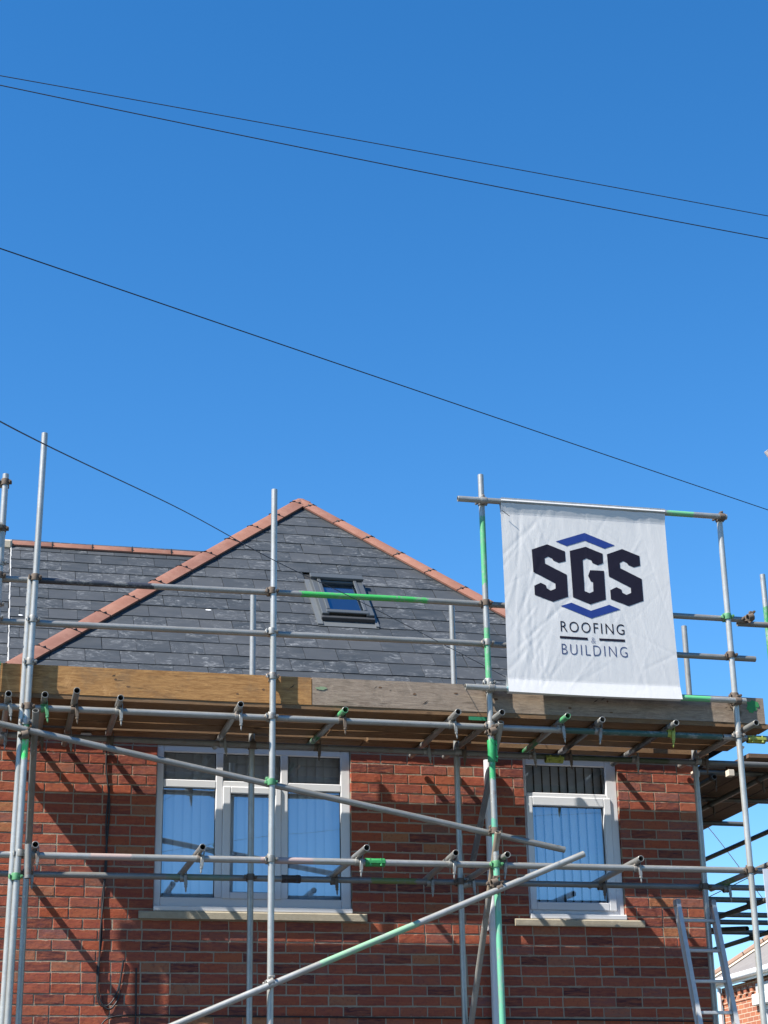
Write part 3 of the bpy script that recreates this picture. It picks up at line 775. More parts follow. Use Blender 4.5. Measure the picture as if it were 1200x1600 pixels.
# ledgers and guard rails -------------------------------------------
GR = (.04, .33, .07)
tube('guard_rail', (-.6, YF_ + .05, 5.975), (3.30, YF_ + .05, 5.995), scaf, gm_('rail_black_and_green', [(1.06, 1.95, BLACKY), (2.98 + .12, 4.1, GR)], .72, .0, metal=.42), bend=.004, label='guard rail with black and green paint')
tube('guard_rail', (3.25, YF_ + .05, 5.995), (6.285, YF_ + .05, 5.983), scaf, gm_('rail_green_end', [(-.1, .28, GR)], .72, metal=.42), bend=.003)
tube('guard_rail', (6.20, YF_ + .10, 5.965), (8.0, YF_ + .10, 5.965), scaf, MGD)
tube('guard_rail', (-.6, YF_ + .05, 5.637), (3.70, YF_ + .05, 5.660), scaf, gm_('rail_plain', [], .74, metal=.42), bend=.003)
tube('guard_rail', (3.66, YF_ + .05, 5.660), (6.307, YF_ + .05, 5.648), scaf, gm_('rail_plain_dull', [], .70, metal=.42), bend=.003)
tube('ledger', (-.8, YF_ + .05, ZD + .006), (5.95, YF_ + .05, ZD - .006), scaf, gm_('deck_ledger_steel', [(5.4, 6.8, (.03, .08, .06))], .85), bend=0)
tube('ledger', (5.96, YF_ + .05, ZD - .006), (8.4, YF_ + .05, ZD - .010), scaf, MG)
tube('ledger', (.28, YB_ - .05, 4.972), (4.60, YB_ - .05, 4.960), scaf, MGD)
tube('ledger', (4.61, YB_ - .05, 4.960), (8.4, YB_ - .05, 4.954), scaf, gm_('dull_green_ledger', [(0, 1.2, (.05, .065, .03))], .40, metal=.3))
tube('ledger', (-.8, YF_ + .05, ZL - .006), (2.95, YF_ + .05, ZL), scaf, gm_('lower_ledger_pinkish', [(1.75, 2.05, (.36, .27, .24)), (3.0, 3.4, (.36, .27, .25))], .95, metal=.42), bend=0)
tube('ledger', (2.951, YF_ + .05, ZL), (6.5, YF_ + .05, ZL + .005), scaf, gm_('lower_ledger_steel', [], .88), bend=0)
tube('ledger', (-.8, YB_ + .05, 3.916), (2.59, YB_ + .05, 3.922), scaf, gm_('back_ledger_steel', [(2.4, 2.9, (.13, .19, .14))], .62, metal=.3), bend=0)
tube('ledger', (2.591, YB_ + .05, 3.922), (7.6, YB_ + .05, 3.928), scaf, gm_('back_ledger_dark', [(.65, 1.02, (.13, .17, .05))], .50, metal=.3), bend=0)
sleeve((3.06, YF_ + .05, ZL), (1, 0, 0), mat_plain('green_sleeve_paint', (.03, .24, .07), .5, 0, .35, scale=30)); sleeve((2.59, YB_ + .05, 3.922), (1, 0, 0), mat_plain('rusty_dark_sleeve', (.05, .035, .03), .8, 0, .4, scale=30))
sleeve((4.79, YB_ - .06, 4.935), (1, 0, 0), MCY); sleeve((6.24, YF_ + .04, ZD - .02), (1, 0, 0), MCY)
sleeve((3.993, YF_, 4.78), (0, 0, 1), mat_plain('green_black_sleeve', (.02, .26, .08), .5, 0, .6, scale=25), L=.17)
# couplers at the crossings
cm = {'.182': 'r'}
for x, mats in ((.182, 'rzzz'), (.45, 'rzrz'), (2.262, 'rzzz'), (3.994, 'rzzg'), (6.07, 'grzr')):
    for z, c_ in ((5.98, mats[0]), (5.65, mats[1]), (ZD, mats[2]), (ZL, mats[3])):
        if x == .182 and z < 5: continue
        coupler('double', c_, (x, YF_, z + (.006 if z > 5 else 0)))
for x in (.535, 2.259, 3.965, 6.071):
    coupler('double', 'r' if x < 3 else 'z', (x, YB_, 4.966), rot=math.pi); coupler('double', 'r', (x, YB_, 3.921))
for (x, z, c_) in ((.444, 5.325, 'z'), (2.27, 5.30, 'z'), (.44, 4.87, 'z'), (.436, 4.76, 'r'), (.428, 3.74, 'g'), (6.25, 5.975, 'r'), (3.993, 4.925, 'r'), (3.994, 5.33, 'z'), (6.072, 5.31, 'r'), (.184, 6.74, 'r'), (.183, 6.36, 'r'), (.182, 6.09, 'z'), (.182, 5.76, 'z')):
    coupler('swivel' if z in (5.975, 4.76, 4.925) else 'double', c_, (x, YF_, z))
# transoms under the deck and at the lift below
ZP = 5.036
DP = [(.30, -1.51, .30, -.03, 'z'), (.56, -1.53, .58, -.02, 'g'), (.78, -1.68, .80, -.02, 'r'), (1.11, -1.53, 1.12, -.03, 'z'), (2.01, -1.49, 2.01, -.12, 'z'), (2.82, -1.46, 2.76, -.31, 'r'),
      (3.69, -1.54, 3.69, -.06, 'z'), (4.03, -1.58, 3.98, -.06, 'z'), (4.57, -1.56, 4.60, -.19, 'z'), (4.88, -1.49, 4.92, -.14, 'z'), (5.50, -1.49, 5.50, -.03, 'y'), (6.14, -1.59, 6.12, -.04, 'z')]
for i, (x, y, x2, y2, c_) in enumerate(DP):
    mt = gm_('transom_green_tip', [(0, .16, LGREEN), (.8, 1.4, (.03, .17, .06))], .72, .1, metal=.42) if i in (5, 8) else (gm_('transom_dark', [(.14, 1.6, (.035, .034, .034))], .85, .0, metal=.42) if i in (9, 10) else (MGD if i in (2,) else gm_('transom_steel_%s' % 'abcdefghijklm'[i], [], random.uniform(.68, .85), .15, metal=.42)))
    tube('transom', (x, y, ZP + .004), (x2, y2, ZP), scaf, mt)
    if i != 11: coupler('putlog', c_ if i != 1 else 'g', (x + (x2 - x) * .12, YF_ + .05, ZD))
    coupler('putlog', 'r' if i % 2 else 'z', (x + (x2 - x) * .7, YB_ - .05, 4.962))
LP = [(.55, -1.45, .56, -.02, 'z'), (1.74, -1.51, 1.73, -.06, 'z'), (2.93, -1.64, 2.93, -.24, 'z'), (3.64, -1.52, 3.73, -.20, 'z'), (4.05, -1.50, 4.06, -.24, 'z'), (5.13, -1.47, 5.18, -.15, 'z'), (6.25, -1.52, 6.28, -.12, 'g')]
for i, (x, y, x2, y2, c_) in enumerate(LP):
    mt = gm_('lower_transom_green', [(.85, 1.3, (.03, .22, .05))], .72, .1, metal=.42) if i == 6 else gm_('lower_transom_%s' % 'abcdefg'[i], [], random.uniform(.75, .95), .12, metal=.42)
    tube('transom', (x, y, 3.960), (x2, y2, 3.962), scaf, mt)
    coupler('putlog', 'z' if i != 2 else 'z', (x + (x2 - x) * .12, YF_ + .05, ZL)); coupler('putlog', 'r' if i % 3 == 2 else 'z', (x + (x2 - x) * .85, YB_ + .05, 3.912))
# braces -------------------------------------------------------------
tube('brace', (-.30, -1.46, 4.930), (4.59, -1.255, 4.052), scaf, gm_('brace_steel', [], .70, .0, metal=.42), bend=.006, label='long brace sloping down to the right')
tube('brace', (-.85, -1.44, 1.73), (4.68, -1.44, 3.990), scaf, gm_('brace_green_worn', [(3.55 + .2, 4.55, (.22, .40, .25))], 1.0, .0, metal=.42), bend=.004, label='long brace rising to the right with worn green paint')
tube('brace', (4.045, -1.49, 4.985), (4.085, -.40, 4.05), scaf, gm_('brace_dark', [(.25, 2, (.11, .11, .115))], .75, .1, metal=.3), bend=0)
tube('brace', (3.99, -1.47, 4.135), (4.00, -.34, 2.55), scaf, gm_('brace_brown', [(0, .55, (.24, .19, .14))], .80, .3, metal=.3), bend=0)
tube('brace', (.50, -1.50, 4.925), (.545, -.42, 4.05), scaf, MGD, bend=0)
tube('brace', (.50, -1.44, 3.96), (.51, -1.44, 3.72), scaf, MGD, bend=0)
coupler('swivel', 'g', (2.262, YF_ + .0, 4.48), rot=math.pi); coupler('swivel', 'z', (2.256, YF_, 3.015)); coupler('swivel', 'r', (3.995, YF_, 3.72)); coupler('swivel', 'r', (3.995, YF_, 4.16), rot=math.pi); coupler('swivel', 'r', (3.96, YF_, 3.76))
coupler('swivel', 'z', (4.0, -.41, 3.9))
# deck boards ----------------------------------------------------------
def board_mesh(L, w, mat, th=.038, seed=0):
    rr = random.Random(seed); g = G(); n = max(2, int(L / .4)); vs = []; fs = []
    for i in range(n + 1):
        x = L * i / n; e = [rr.uniform(-.0018, .0018) for _ in range(4)]
        vs += [(x, e[0], e[2]), (x, w + e[1], e[2]), (x, w + e[1] - .001, th + e[3]), (x, e[0] + .001, th + e[3])]
    for i in range(n):
        a, b = i * 4, i * 4 + 4
        for k in range(4): fs.append([a + k, b + k, b + (k + 1) % 4, a + (k + 1) % 4][::-1])
    fs.append([0, 1, 2, 3][::-1]); fs.append([n * 4 + k for k in range(4)])
    return mesh('board', vs, fs, mat)
def board(name, x, y, z, L, w, mat, parent, rot=0, seed=0, rz=0):
    me = board_mesh(L, w, mat, seed=seed); me.name = name
    return link(name, me, Matrix.Translation((x, y, z)) @ Matrix.Rotation(rz, 4, 'Z') @ Matrix.Rotation(rot, 4, 'X'), parent)
ZB_ = 5.062
lanes = [(-1.322, .198), (-1.117, .197), (-.911, .197), (-.706, .198)]
for k, (y, w) in enumerate(lanes):
    xs = [.20, 2.56 + .3 * (k % 2), 6.36] if k % 2 else [.20, 3.9, 6.37]
    for i in range(len(xs) - 1):
        board('deck_board', xs[i] + random.uniform(0, .02), y, ZB_ + random.uniform(0, .006), xs[i + 1] - xs[i] - .008, w - .003, MWD, scaf, 0, k * 7 + i)
for i, (a, b) in enumerate(((.22, 3.2), (3.21, 6.25))):
    board('inside_board', a, -.368, ZB_ + .001, b - a, .225, MWD, scaf, 0, 40 + i); board('shadow_batten', a + .02, -.448, ZB_ + .002, min(b, 4.3) - a - .02, .072, MWD, scaf, 0, 50 + i)  # batten added beside the inside board to widen its shadow on the wall
# toe boards on edge, inside the standards
def toe(x0, x1, z0, mat, lab, seed):
    o = board('toe_board', x0, -1.288, z0, x1 - x0, .218, mat, scaf, R(90), seed)
    o['label'] = lab; return o
toe(.235, 2.583, 5.102, MWO, 'orange-brown toe board with knots', 71)
MWGP = mat_wood('grey_pine_green_end', (.185, .135, .098), (.35, .275, .205))
toe(2.590, 6.345, 5.103, MWG, 'long weathered grey toe board', 72)
# green paint marks on the toe board
def blot(x, z, rx, rz, y, mat, parent, seed, name='paint_mark'):
    rr = random.Random(seed); n = 18; pts = []
    for i in range(n):
        a = 2 * math.pi * i / n; k = rr.uniform(.7, 1.15); pts.append((x + rx * k * math.cos(a), y, z + rz * k * math.sin(a)))
    G().poly(pts).obj(name, mat, parent)
MGP = mat_plain('green_marker_paint', (.03, .22, .06), .7, 0, .35, scale=60)
blot(6.235, 5.245, .045, .058, -1.3292, MGP, scaf, 3); blot(6.275, 5.265, .03, .03, -1.3295, MGP, scaf, 4); blot(2.66, 5.235, .045, .014, -1.3292, mat_plain('faded_green_paint', (.20, .27, .15), .8), scaf, 5)
G().box(.215, .232, -1.330, -1.286, 5.09, 5.33).obj('paint_mark', MGP, scaf)
G().box(3.83, 4.0, -1.345, -1.34, ZB_ - .032, ZB_ - .004).obj('board_end_band', mat_plain('green_band', (.02, .18, .07), .5), scaf)
G().box(.905, .985, -.40, -.30, 5.02, 5.045, 0, None, .003).add([(.86, -.30, 4.985), (.93, -.30, 4.985), (1.00, -.30, 5.06), (.96, -.30, 5.06), (.86, -.295, 4.985), (.93, -.295, 4.985), (1.00, -.295, 5.06), (.96, -.295, 5.06)], [[0, 1, 2, 3], [7, 6, 5, 4], [0, 4, 5, 1], [1, 5, 6, 2], [2, 6, 7, 3], [3, 7, 4, 0]]).obj('white_offcut', MFA, scaf)
MCK = mat_plain('timber_crack', (.035, .025, .018), .95); MKN = mat_plain('timber_knot', (.11, .058, .028), .85, 0, .35, scale=60)
rc = random.Random(5)
gk = G(); gn = G()
for k in range(34):
    x = rc.uniform(.4, 6.2); z = rc.uniform(5.13, 5.29); L_ = rc.uniform(.03, .16); a = rc.choice((rc.uniform(-.08, .08), rc.uniform(-.08, .08), rc.uniform(.4, .9))); w_ = rc.uniform(.0008, .0022); y = -1.3275
    dx, dz = math.cos(a) * L_ / 2, math.sin(a) * L_ / 2
    if abs(a) > .2: dx *= .45; dz *= .45
    gk.poly([(x - dx, y, z - dz), (x + rc.uniform(-.01, .01), y, z - w_), (x + dx, y, z + dz), (x + rc.uniform(-.01, .01), y, z + w_)])
for k in range(13):
    x = rc.uniform(.4, 6.2); z = rc.uniform(5.14, 5.28); rx_, rz_ = rc.uniform(.008, .020), rc.uniform(.005, .010)
    gn.poly([(x + rx_ * math.cos(t * .698) * rc.uniform(.8, 1.15), -1.3272, z + rz_ * math.sin(t * .698)) for t in range(9)])
gk.obj('timber_cracks', MCK, scaf)['kind'] = 'stuff'; gn.obj('timber_knots', MKN, scaf)['kind'] = 'stuff'
# cross tube at the house end and small upright at the right
tube('upright', (5.60, -.45, 5.11), (5.60, -.45, 5.44), scaf, MG)
# far-left lift above, cut by the frame: short dark rails seen at the edge
tube('guard_rail', (-.8, YF_ + .05, 6.735), (.17, YF_ + .05, 6.735), scaf, MGD)
tube('guard_rail', (.182, YF_ - .05, 6.37), (-.6, YF_ - .05, 6.35), scaf, MGD)

up_ = thing('shadow_boards', 'two unseen upright boards added left of the scaffold to shade the wall', 'boards', (-.4, -.8, 0))  # unseen boards, added only to cast a soft shadow on the wall
for (a, b) in ((-.61, -.44), (-.28, -.13)): G().box(a, b, -.82, -.78, 0, 6.2, 0, None, .004).obj('shadow_plank', MWD, up_)
G().box(-.61, -.13, -.78, -.74, 5.76, 5.98, 0, None, .004).obj('shadow_crosspiece', MWD, up_)

# ---- the side run of scaffold going back beside the house
side = thing('scaffold', 'darker side scaffold running back beyond the right corner of the brick house', 'scaffold', (7.2, 3, 0))
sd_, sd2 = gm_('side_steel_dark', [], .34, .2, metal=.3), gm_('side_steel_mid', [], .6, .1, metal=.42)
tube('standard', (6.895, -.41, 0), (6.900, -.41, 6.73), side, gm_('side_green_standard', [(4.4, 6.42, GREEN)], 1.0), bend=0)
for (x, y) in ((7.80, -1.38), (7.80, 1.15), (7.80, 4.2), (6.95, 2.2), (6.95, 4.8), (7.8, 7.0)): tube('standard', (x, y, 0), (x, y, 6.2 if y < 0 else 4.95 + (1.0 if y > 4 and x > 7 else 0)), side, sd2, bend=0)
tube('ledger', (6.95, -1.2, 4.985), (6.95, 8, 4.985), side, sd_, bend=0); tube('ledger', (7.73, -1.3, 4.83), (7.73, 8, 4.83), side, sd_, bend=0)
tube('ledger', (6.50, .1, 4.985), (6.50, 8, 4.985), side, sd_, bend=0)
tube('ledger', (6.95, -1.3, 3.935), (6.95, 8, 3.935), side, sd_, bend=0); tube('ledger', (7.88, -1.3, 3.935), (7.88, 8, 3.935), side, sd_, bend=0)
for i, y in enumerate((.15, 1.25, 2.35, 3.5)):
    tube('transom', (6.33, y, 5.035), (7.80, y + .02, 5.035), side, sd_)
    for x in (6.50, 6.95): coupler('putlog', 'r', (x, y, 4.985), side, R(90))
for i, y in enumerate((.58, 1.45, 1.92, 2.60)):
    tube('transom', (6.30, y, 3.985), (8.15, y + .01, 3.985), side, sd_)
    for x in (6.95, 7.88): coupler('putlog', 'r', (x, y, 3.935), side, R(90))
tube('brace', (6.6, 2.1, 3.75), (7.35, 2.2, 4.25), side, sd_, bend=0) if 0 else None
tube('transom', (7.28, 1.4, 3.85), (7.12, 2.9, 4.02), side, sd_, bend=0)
for i in range(5):
    x = 6.405 + i * .235
    y0 = .13 if i == 0 else (-.36 + .03 * (i % 2))
    b = board('deck_board', x + .222, y0, ZB_ + .004, 3.9 - y0, .222, MWS, side, 0, 90 + i, R(90)); b2 = board('deck_board', x + .222, 3.92, ZB_ + .004, 3.9, .222, MWS, side, 0, 95 + i, R(90))
tube('brace', (6.572, -1.38, 7.51), (7.55, -1.36, 6.0), side, gm_('pale_pinkish_tube', [(0, 3, (.60, .52, .50))], 1.0, metal=.2), bend=0)
# white board ends poking below the deck edge
for (x, y) in ((6.21, -.12), (6.50, -.20)):
    G().box(x, x + .055, y, y + .07, 4.93, 4.985, 0, None, .003).obj('timber_end', mat_plain('fresh_cut_timber', (.60, .52, .42), .8), side)

# ================================================================== banner and its two poles
ban = thing('banner', 'white SGS roofing and building banner hanging between two scaffold poles', 'banner', (4.84, -1.43, 5.27))
YP = -1.432
tpole = gm_('banner_pole_steel', [(1.82, 2.05, (.13, .38, .18))], .85)
tube('pole', (3.775, YP, 6.846), (6.119, YP, 6.849), ban, tpole, bend=0)
tube('pole', (3.785, YP, 5.272), (6.139, YP, 5.258), ban, gm_('banner_lower_pole_steel', [(1.80, 2.05, (.10, .42, .17)), (.34, .75, (.30, .52, .55))], 1.05), bend=0)
for (x, z, c_) in ((3.993, 6.846, 'z'), (6.075, 6.848, 'r'), (3.994, 5.272, 'z'), (6.07, 5.258, 'r')):
    coupler('double', c_, (x, YF_ + .0, z), ban, rot=math.pi)
BX0, BX1 = 4.128, 5.566; BZ1, BZ0 = 6.873, 5.236; BW = BX1 - BX0
NV = 150; NU = 130
def bz(v): return BZ1 + (BZ0 - BZ1) * v
rk = random.Random(21)
creases = [(rk.random() * 1.0, rk.random(), rk.uniform(-1.2, 1.2), rk.uniform(.1, .45), rk.uniform(.0004, .0013) * rk.choice((-1, 1)), rk.uniform(.004, .009)) for _ in range(70)]
creases += [(rk.uniform(0, .28), rk.random(), rk.uniform(-.9, .9), rk.uniform(.12, .4), rk.uniform(.0007, .0020) * rk.choice((-1, 1)), rk.uniform(.005, .011)) for _ in range(46)]
def wr(u, v):
    e = 0
    e += .0042 * mnoise.noise(Vector((u * 1.7, v * 1.5, .3))) + .0009 * mnoise.noise(Vector((u * 7, v * 2.0, 4.3)))
    e += .0022 * mnoise.noise(Vector((u * 26, v * 4.0, 9.3))) * max(0, 1 - v * 4.5) * 1.6
    e += .0004 * mnoise.noise(Vector((u * 34, v * 2.0, 1.3)))
    for (cu, cv, an, ln, am, wd) in creases:
        du, dv = u - cu, v - cv; sa, ca = math.sin(an), math.cos(an)
        al = du * sa + dv * ca; ac = du * ca - dv * sa
        if abs(al) < ln and abs(ac) < wd * 4: e += am * (1 - (al / ln) ** 2) * math.exp(-(ac / wd) ** 2)
    if abs(u - .503) < .02: e += .0010 * math.exp(-((u - .503) / .004) ** 2)
    edge = min(1, v * 10) * min(1, (1 - v) * 12)
    return e * (.25 + .75 * edge)
def bpos(u, v, off=0):
    # profile: over the pole, slightly inwards along the top hem, flat, outwards along the bottom hem
    z = bz(v); H = BZ1 - BZ0
    y = YP - TR - .003
    if v < .075: y += .026 * (v / .075)
    else: y += .026 - .025 * (v - .075) / .925
    if v > .93: y -= .026 * (v - .93) / .07
    # side pull: slightly waisted edges
    x = BX0 + BW * u + (u - .5) * -.012 * math.sin(math.pi * v) + .012 * (v - .5) * (u - .5) * 2
    z += -.010 * math.sin(math.pi * u) * v * .6
    return Vector((x, y - wr(u, v) - off, z))
vs = []; fs = []
# the front sheet
for j in range(NV + 1):
    for i in range(NU + 1): vs.append(bpos(i / NU, j / NV))
for j in range(NV):
    for i in range(NU):
        a = j * (NU + 1) + i; fs.append([a, a + NU + 1, a + NU + 2, a + 1])
# sleeves round the poles (hem turned over to the back)
def hem(zc, top):
    global vs, fs
    base = len(vs); n = 10; R_ = TR + .0035
    for k in range(n + 1):
        a = math.pi * k / n
        for i in range(NU + 1):
            u = i / NU; x = bpos(u, 0 if top else 1).x
            if top: vs.append(Vector((x, YP - R_ * math.cos(a), zc + R_ * math.sin(a))))
            else: vs.append(Vector((x, YP - R_ * math.cos(a), zc - R_ * math.sin(a) - .002)))
    for i in range(NU + 1):
        u = i / NU; x = bpos(u, 0 if top else 1).x; vs.append(Vector((x, YP - TR + .026, zc + (-.11 if top else .11))))
    for k in range(n + 1):
        for i in range(NU):
            a = base + k * (NU + 1) + i; fs.append([a, a + 1, a + NU + 2, a + NU + 1] if top else [a, a + NU + 1, a + NU + 2, a + 1])
hem(6.847, True); hem(5.262, False)
me = mesh('sheet', vs, fs, MBAN, None, True)
cloth = link('sheet', me, None, ban)
# stitched hem lines
for v in (.0765, .930):
    g = G()
    for i in range(60):
        p = bpos(i / 60 + .001, v, .0008); q_ = bpos((i + 1) / 60 - .001, v, .0008); g.add([p, q_, q_ + Vector((0, 0, -.0028)), p + Vector((0, 0, -.0028))], [[0, 3, 2, 1]])
    g.obj('stitching', mat_plain('grey_thread', (.45, .46, .48), .8), ban)
def print_on(name, poly_list, mat, holes=None):
    """flat print: polygons in banner (u, v), cut into small cells and laid on the cloth"""
    bm = bmesh.new()
    for pl in poly_list:
        vv = [bm.verts.new((p[0], -p[1], 0)) for p in pl]
        bm.faces.new(vv)
    bmesh.ops.triangulate(bm, faces=bm.faces[:], ngon_method='EAR_CLIP')
    return finish_print(name, bm, mat)
def finish_print(name, bm, mat):
    n = 64
    for k in range(1, n): 
        bmesh.ops.bisect_plane(bm, geom=bm.verts[:] + bm.edges[:] + bm.faces[:], plane_co=(k / n, 0, 0), plane_no=(1, 0, 0), dist=1e-6)
    for k in range(1, n):
        bmesh.ops.bisect_plane(bm, geom=bm.verts[:] + bm.edges[:] + bm.faces[:], plane_co=(0, -k / n, 0), plane_no=(0, 1, 0), dist=1e-6)
    for v in bm.verts: v.co = bpos(v.co.x, -v.co.y, .0020)
    for f in bm.faces: f.smooth = True
    me = bpy.data.meshes.new(name); bm.to_mesh(me); bm.free(); me.materials.append(mat)
    return link(name, me, None, ban)
Sp = [(.1731, .2614), (.268, .2281), (.3724, .2600), (.3724, .3119), (.3311, .3225), (.2985, .3115), (.292, .3008), (.2693, .2928), (.2474, .3033), (.2479, .3309), (.3747, .3824), (.3740, .4975), (.2823, .5289), (.1773, .4985), (.1769, .4507), (.2159, .4331), (.2453, .4442), (.2494, .4603), (.2738, .4707), (.3026, .4592), (.3032, .4319), (.1755, .3788)]
Gp = [(.4012, .2557), (.4997, .2277), (.6005, .259), (.5995, .3092), (.5661, .3221), (.5344, .311), (.5292, .2983), (.5004, .2889), (.4764, .2995), (.475, .4625), (.5045, .4717), (.5284, .4614), (.53, .413), (.5161, .4092), (.503, .3807), (.5173, .3506), (.6015, .3495), (.6, .5001), (.5053, .5301), (.4040, .4987)]
print_on('letter', [Sp], MNAVY); print_on('letter', [Gp], MNAVY); print_on('letter', [[(p[0] + .4535, p[1] - .001) for p in Sp]], MNAVY)
print_on('chevron', [[(.3199, .2100), (.4985, .154), (.6787, .2105), (.6140, .2312), (.4975, .1953), (.3850, .2310)]], MBLU)
print_on('chevron', [[(.3262, .5475), (.3920, .5272), (.5050, .5634), (.618, .5269), (.6830, .5480), (.5050, .6029)]], MBLU)
print_on('bar', [[(.3110, .7020), (.4749, .7033), (.4749, .7157), (.3110, .7144)]], MNAVY); print_on('bar', [[(.5430, .7033), (.6955, .7026), (.6955, .7151), (.5430, .7149)]], MNAVY)
def words(txt, u0, u1, v0, v1, mat, track, weight, name):
    cu = bpy.data.curves.new('t', 'FONT'); cu.body = txt; cu.space_character = track; cu.offset = weight; cu.resolution_u = 4
    ob = bpy.data.objects.new('t', cu); COL.objects.link(ob)
    dg = bpy.context.evaluated_depsgraph_get(); me = bpy.data.meshes.new_from_object(ob.evaluated_get(dg))
    bpy.data.objects.remove(ob)
    xs = [v.co.x for v in me.vertices]; ys = [v.co.y for v in me.vertices]; X0, X1, Y0_, Y1_ = min(xs), max(xs), min(ys), max(ys)
    bm = bmesh.new(); bm.from_mesh(me)
    bmesh.ops.triangulate(bm, faces=bm.faces[:])
    for v in bm.verts: v.co = Vector((u0 + (v.co.x - X0) / (X1 - X0) * (u1 - u0), -(v1 - (v.co.y - Y0_) / (Y1_ - Y0_) * (v1 - v0)), 0))
    return finish_print(name, bm, mat)
words('ROOFING', .3190, .6970, .6250, .6790, MNAVY, 1.22, -.004, 'lettering'); words('BUILDING', .3185, .7040, .7405, .7940, mat_plain('banner_print_slate_blue', (.03, .045, .13), .6), 1.26, -.013, 'lettering')
words('&', .4945, .5200, .7005, .7300, mat_plain('banner_print_grey_blue', (.10, .12, .22), .6), 1.0, -.018, 'ampersand')
# cord tying the banner's top corner
G().cyl((4.135, YP - .03, 6.76), (4.20, YP - .034, 6.71), .0025, 6).obj('tie_cord', MPL, ban)

# ================================================================== ladder
lad = thing('ladder', 'aluminium ladder leaning against the right end of the lower scaffold lift', 'ladder', (5.98, -1.47, 0))
def lp(z): return -.455 - .27 * (3.77 - z)
for x in (5.822, 6.135):
    g = G(); a = Vector((x, lp(0), 0)); b = Vector((x, lp(3.78), 3.78)); d = (b - a).normalized(); nn = Vector((0, -d.z, d.y))
    w_, t_ = .034, .012
    cs_ = []
    for P_ in (a, b):
        cs_ += [P_ + Vector((sx * t_, 0, 0)) + nn * (sy * w_) for sx, sy in ((-1, -1), (1, -1), (1, 1), (-1, 1))]
    g.add(cs_, [[0, 1, 5, 4], [1, 2, 6, 5], [2, 3, 7, 6], [3, 0, 4, 7], [4, 5, 6, 7], [0, 3, 2, 1]])
    for sy in (-1, 1):
        e = []
        for P_ in (a, b): e += [P_ + Vector((sx * (t_ + .006), 0, 0)) + nn * (sy * w_ + sz * .004) for sx, sz in ((-1, -1), (1, -1), (1, 1), (-1, 1))]
        g.add(e, [[0, 1, 5, 4], [1, 2, 6, 5], [2, 3, 7, 6], [3, 0, 4, 7], [4, 5, 6, 7], [0, 3, 2, 1]])
    st = g.obj('stile', MAL, lad)
    c0 = b + Vector((0, 0, -.01)); G().box(c0.x - .021, c0.x + .021, c0.y - .042, c0.y + .040, c0.z - .01, c0.z + .045, 0, None, .008).obj('end_cap', mat_plain('grey_plastic_cap', (.30, .30, .31), .6), st)
z = .2 
for k in range(15):
    zz = 3.640 - k * .2505
    if zz < .1: break
    G().box(5.834, 6.123, lp(zz) - .016, lp(zz) + .016, zz - .013, zz + .013, 0, None, .005).obj('rung', MAL, lad)

# ================================================================== wires and cables
def wire(name, pts, r, mat, label=None, cat=None, parent=None, sub=10, group=None, flat=1.0):
    pts = [Vector(p) for p in pts]; P_ = []
    for i in range(len(pts) - 1):
        p0 = pts[max(i - 1, 0)]; p1 = pts[i]; p2 = pts[i + 1]; p3 = pts[min(i + 2, len(pts) - 1)]
        for k in range(sub):
            t = k / sub; P_.append(.5 * ((2 * p1) + (-p0 + p2) * t + (2 * p0 - 5 * p1 + 4 * p2 - p3) * t * t + (-p0 + 3 * p1 - 3 * p2 + p3) * t ** 3))
    P_.append(pts[-1]); n = 8; vs = []; fs = []
    for i, p in enumerate(P_):
        d = (P_[min(i + 1, len(P_) - 1)] - P_[max(i - 1, 0)]).normalized(); a = d.orthogonal().normalized() if abs(d.y) > .9 else d.cross(Vector((0, 1, 0))).normalized(); b = d.cross(a)
        vs += [p + r * (math.cos(2 * math.pi * k / n) * a + flat * math.sin(2 * math.pi * k / n) * b) for k in range(n)]
    for i in range(len(P_) - 1):
        for k in range(n): fs.append([i * n + k, i * n + (k + 1) % n, (i + 1) * n + (k + 1) % n, (i + 1) * n + k])
    o = link(name, mesh(name, vs, fs, mat, None, True), None, parent)
    if label: tag(o, label, cat, group)
    return o
OW = 'overhead wires'
def ext(a, b, k): a = Vector(a); b = Vector(b); return tuple(b + (b - a) * k)
def sagwire(A, B, C_, r, label):
    """through three measured points, carried on well past both sides of the frame"""
    A, B, C_ = Vector(A), Vector(B), Vector(C_)
    tb = (B - A).length / ((B - A).length + (C_ - B).length)
    pts = []
    for k in range(-9, 20):
        t = k / 10
        # quadratic through t = 0, tb, 1
        l0 = (t - tb) * (t - 1) / (tb); l1 = t * (t - 1) / (tb * (tb - 1)); l2 = t * (t - tb) / (1 - tb)
        pts.append(A * l0 + B * l1 + C_ * l2)
    wire('telephone_wire', pts, r, MPL, label, 'wire', None, 4, OW)
sagwire((-.04, -6, 7.27), (2.09, -6, 7.11), (4.4, -6, 6.925), .0025, 'highest of the four black overhead wires crossing the blue sky')
sagwire((-.04, -6, 7.21), (2.08, -6, 6.985), (4.39, -6, 6.77), .0029, 'second black overhead wire from the top, close below the highest one')
sagwire((.01, -8, 5.12), (1.40, -7, 5.285), (4.72, -5, 5.47), .0026, 'lone black overhead wire crossing the middle of the sky above the banner')
wire('telephone_wire', [(-.5, -12, 2.95), (.05, -9, 3.94), (1.0, -6, 4.83), (1.83, -4, 5.30), (2.67, -2.6, 5.54), (3.72, -1.2, 5.66), (4.77, -.1, 5.64)], .0026, MPL, 'lowest black overhead wire coming down across the slates to behind the banner', 'wire', None, 12, OW)
wire('telephone_wire', [(14.0, 19, 9.2), (14.4, 18, 8.03), (14.85, 17, 6.62), (15.1, 16.5, 5.9)], .008, MPL, 'thin distant wire slanting down steeply behind the side scaffold', 'wire', None, 6)
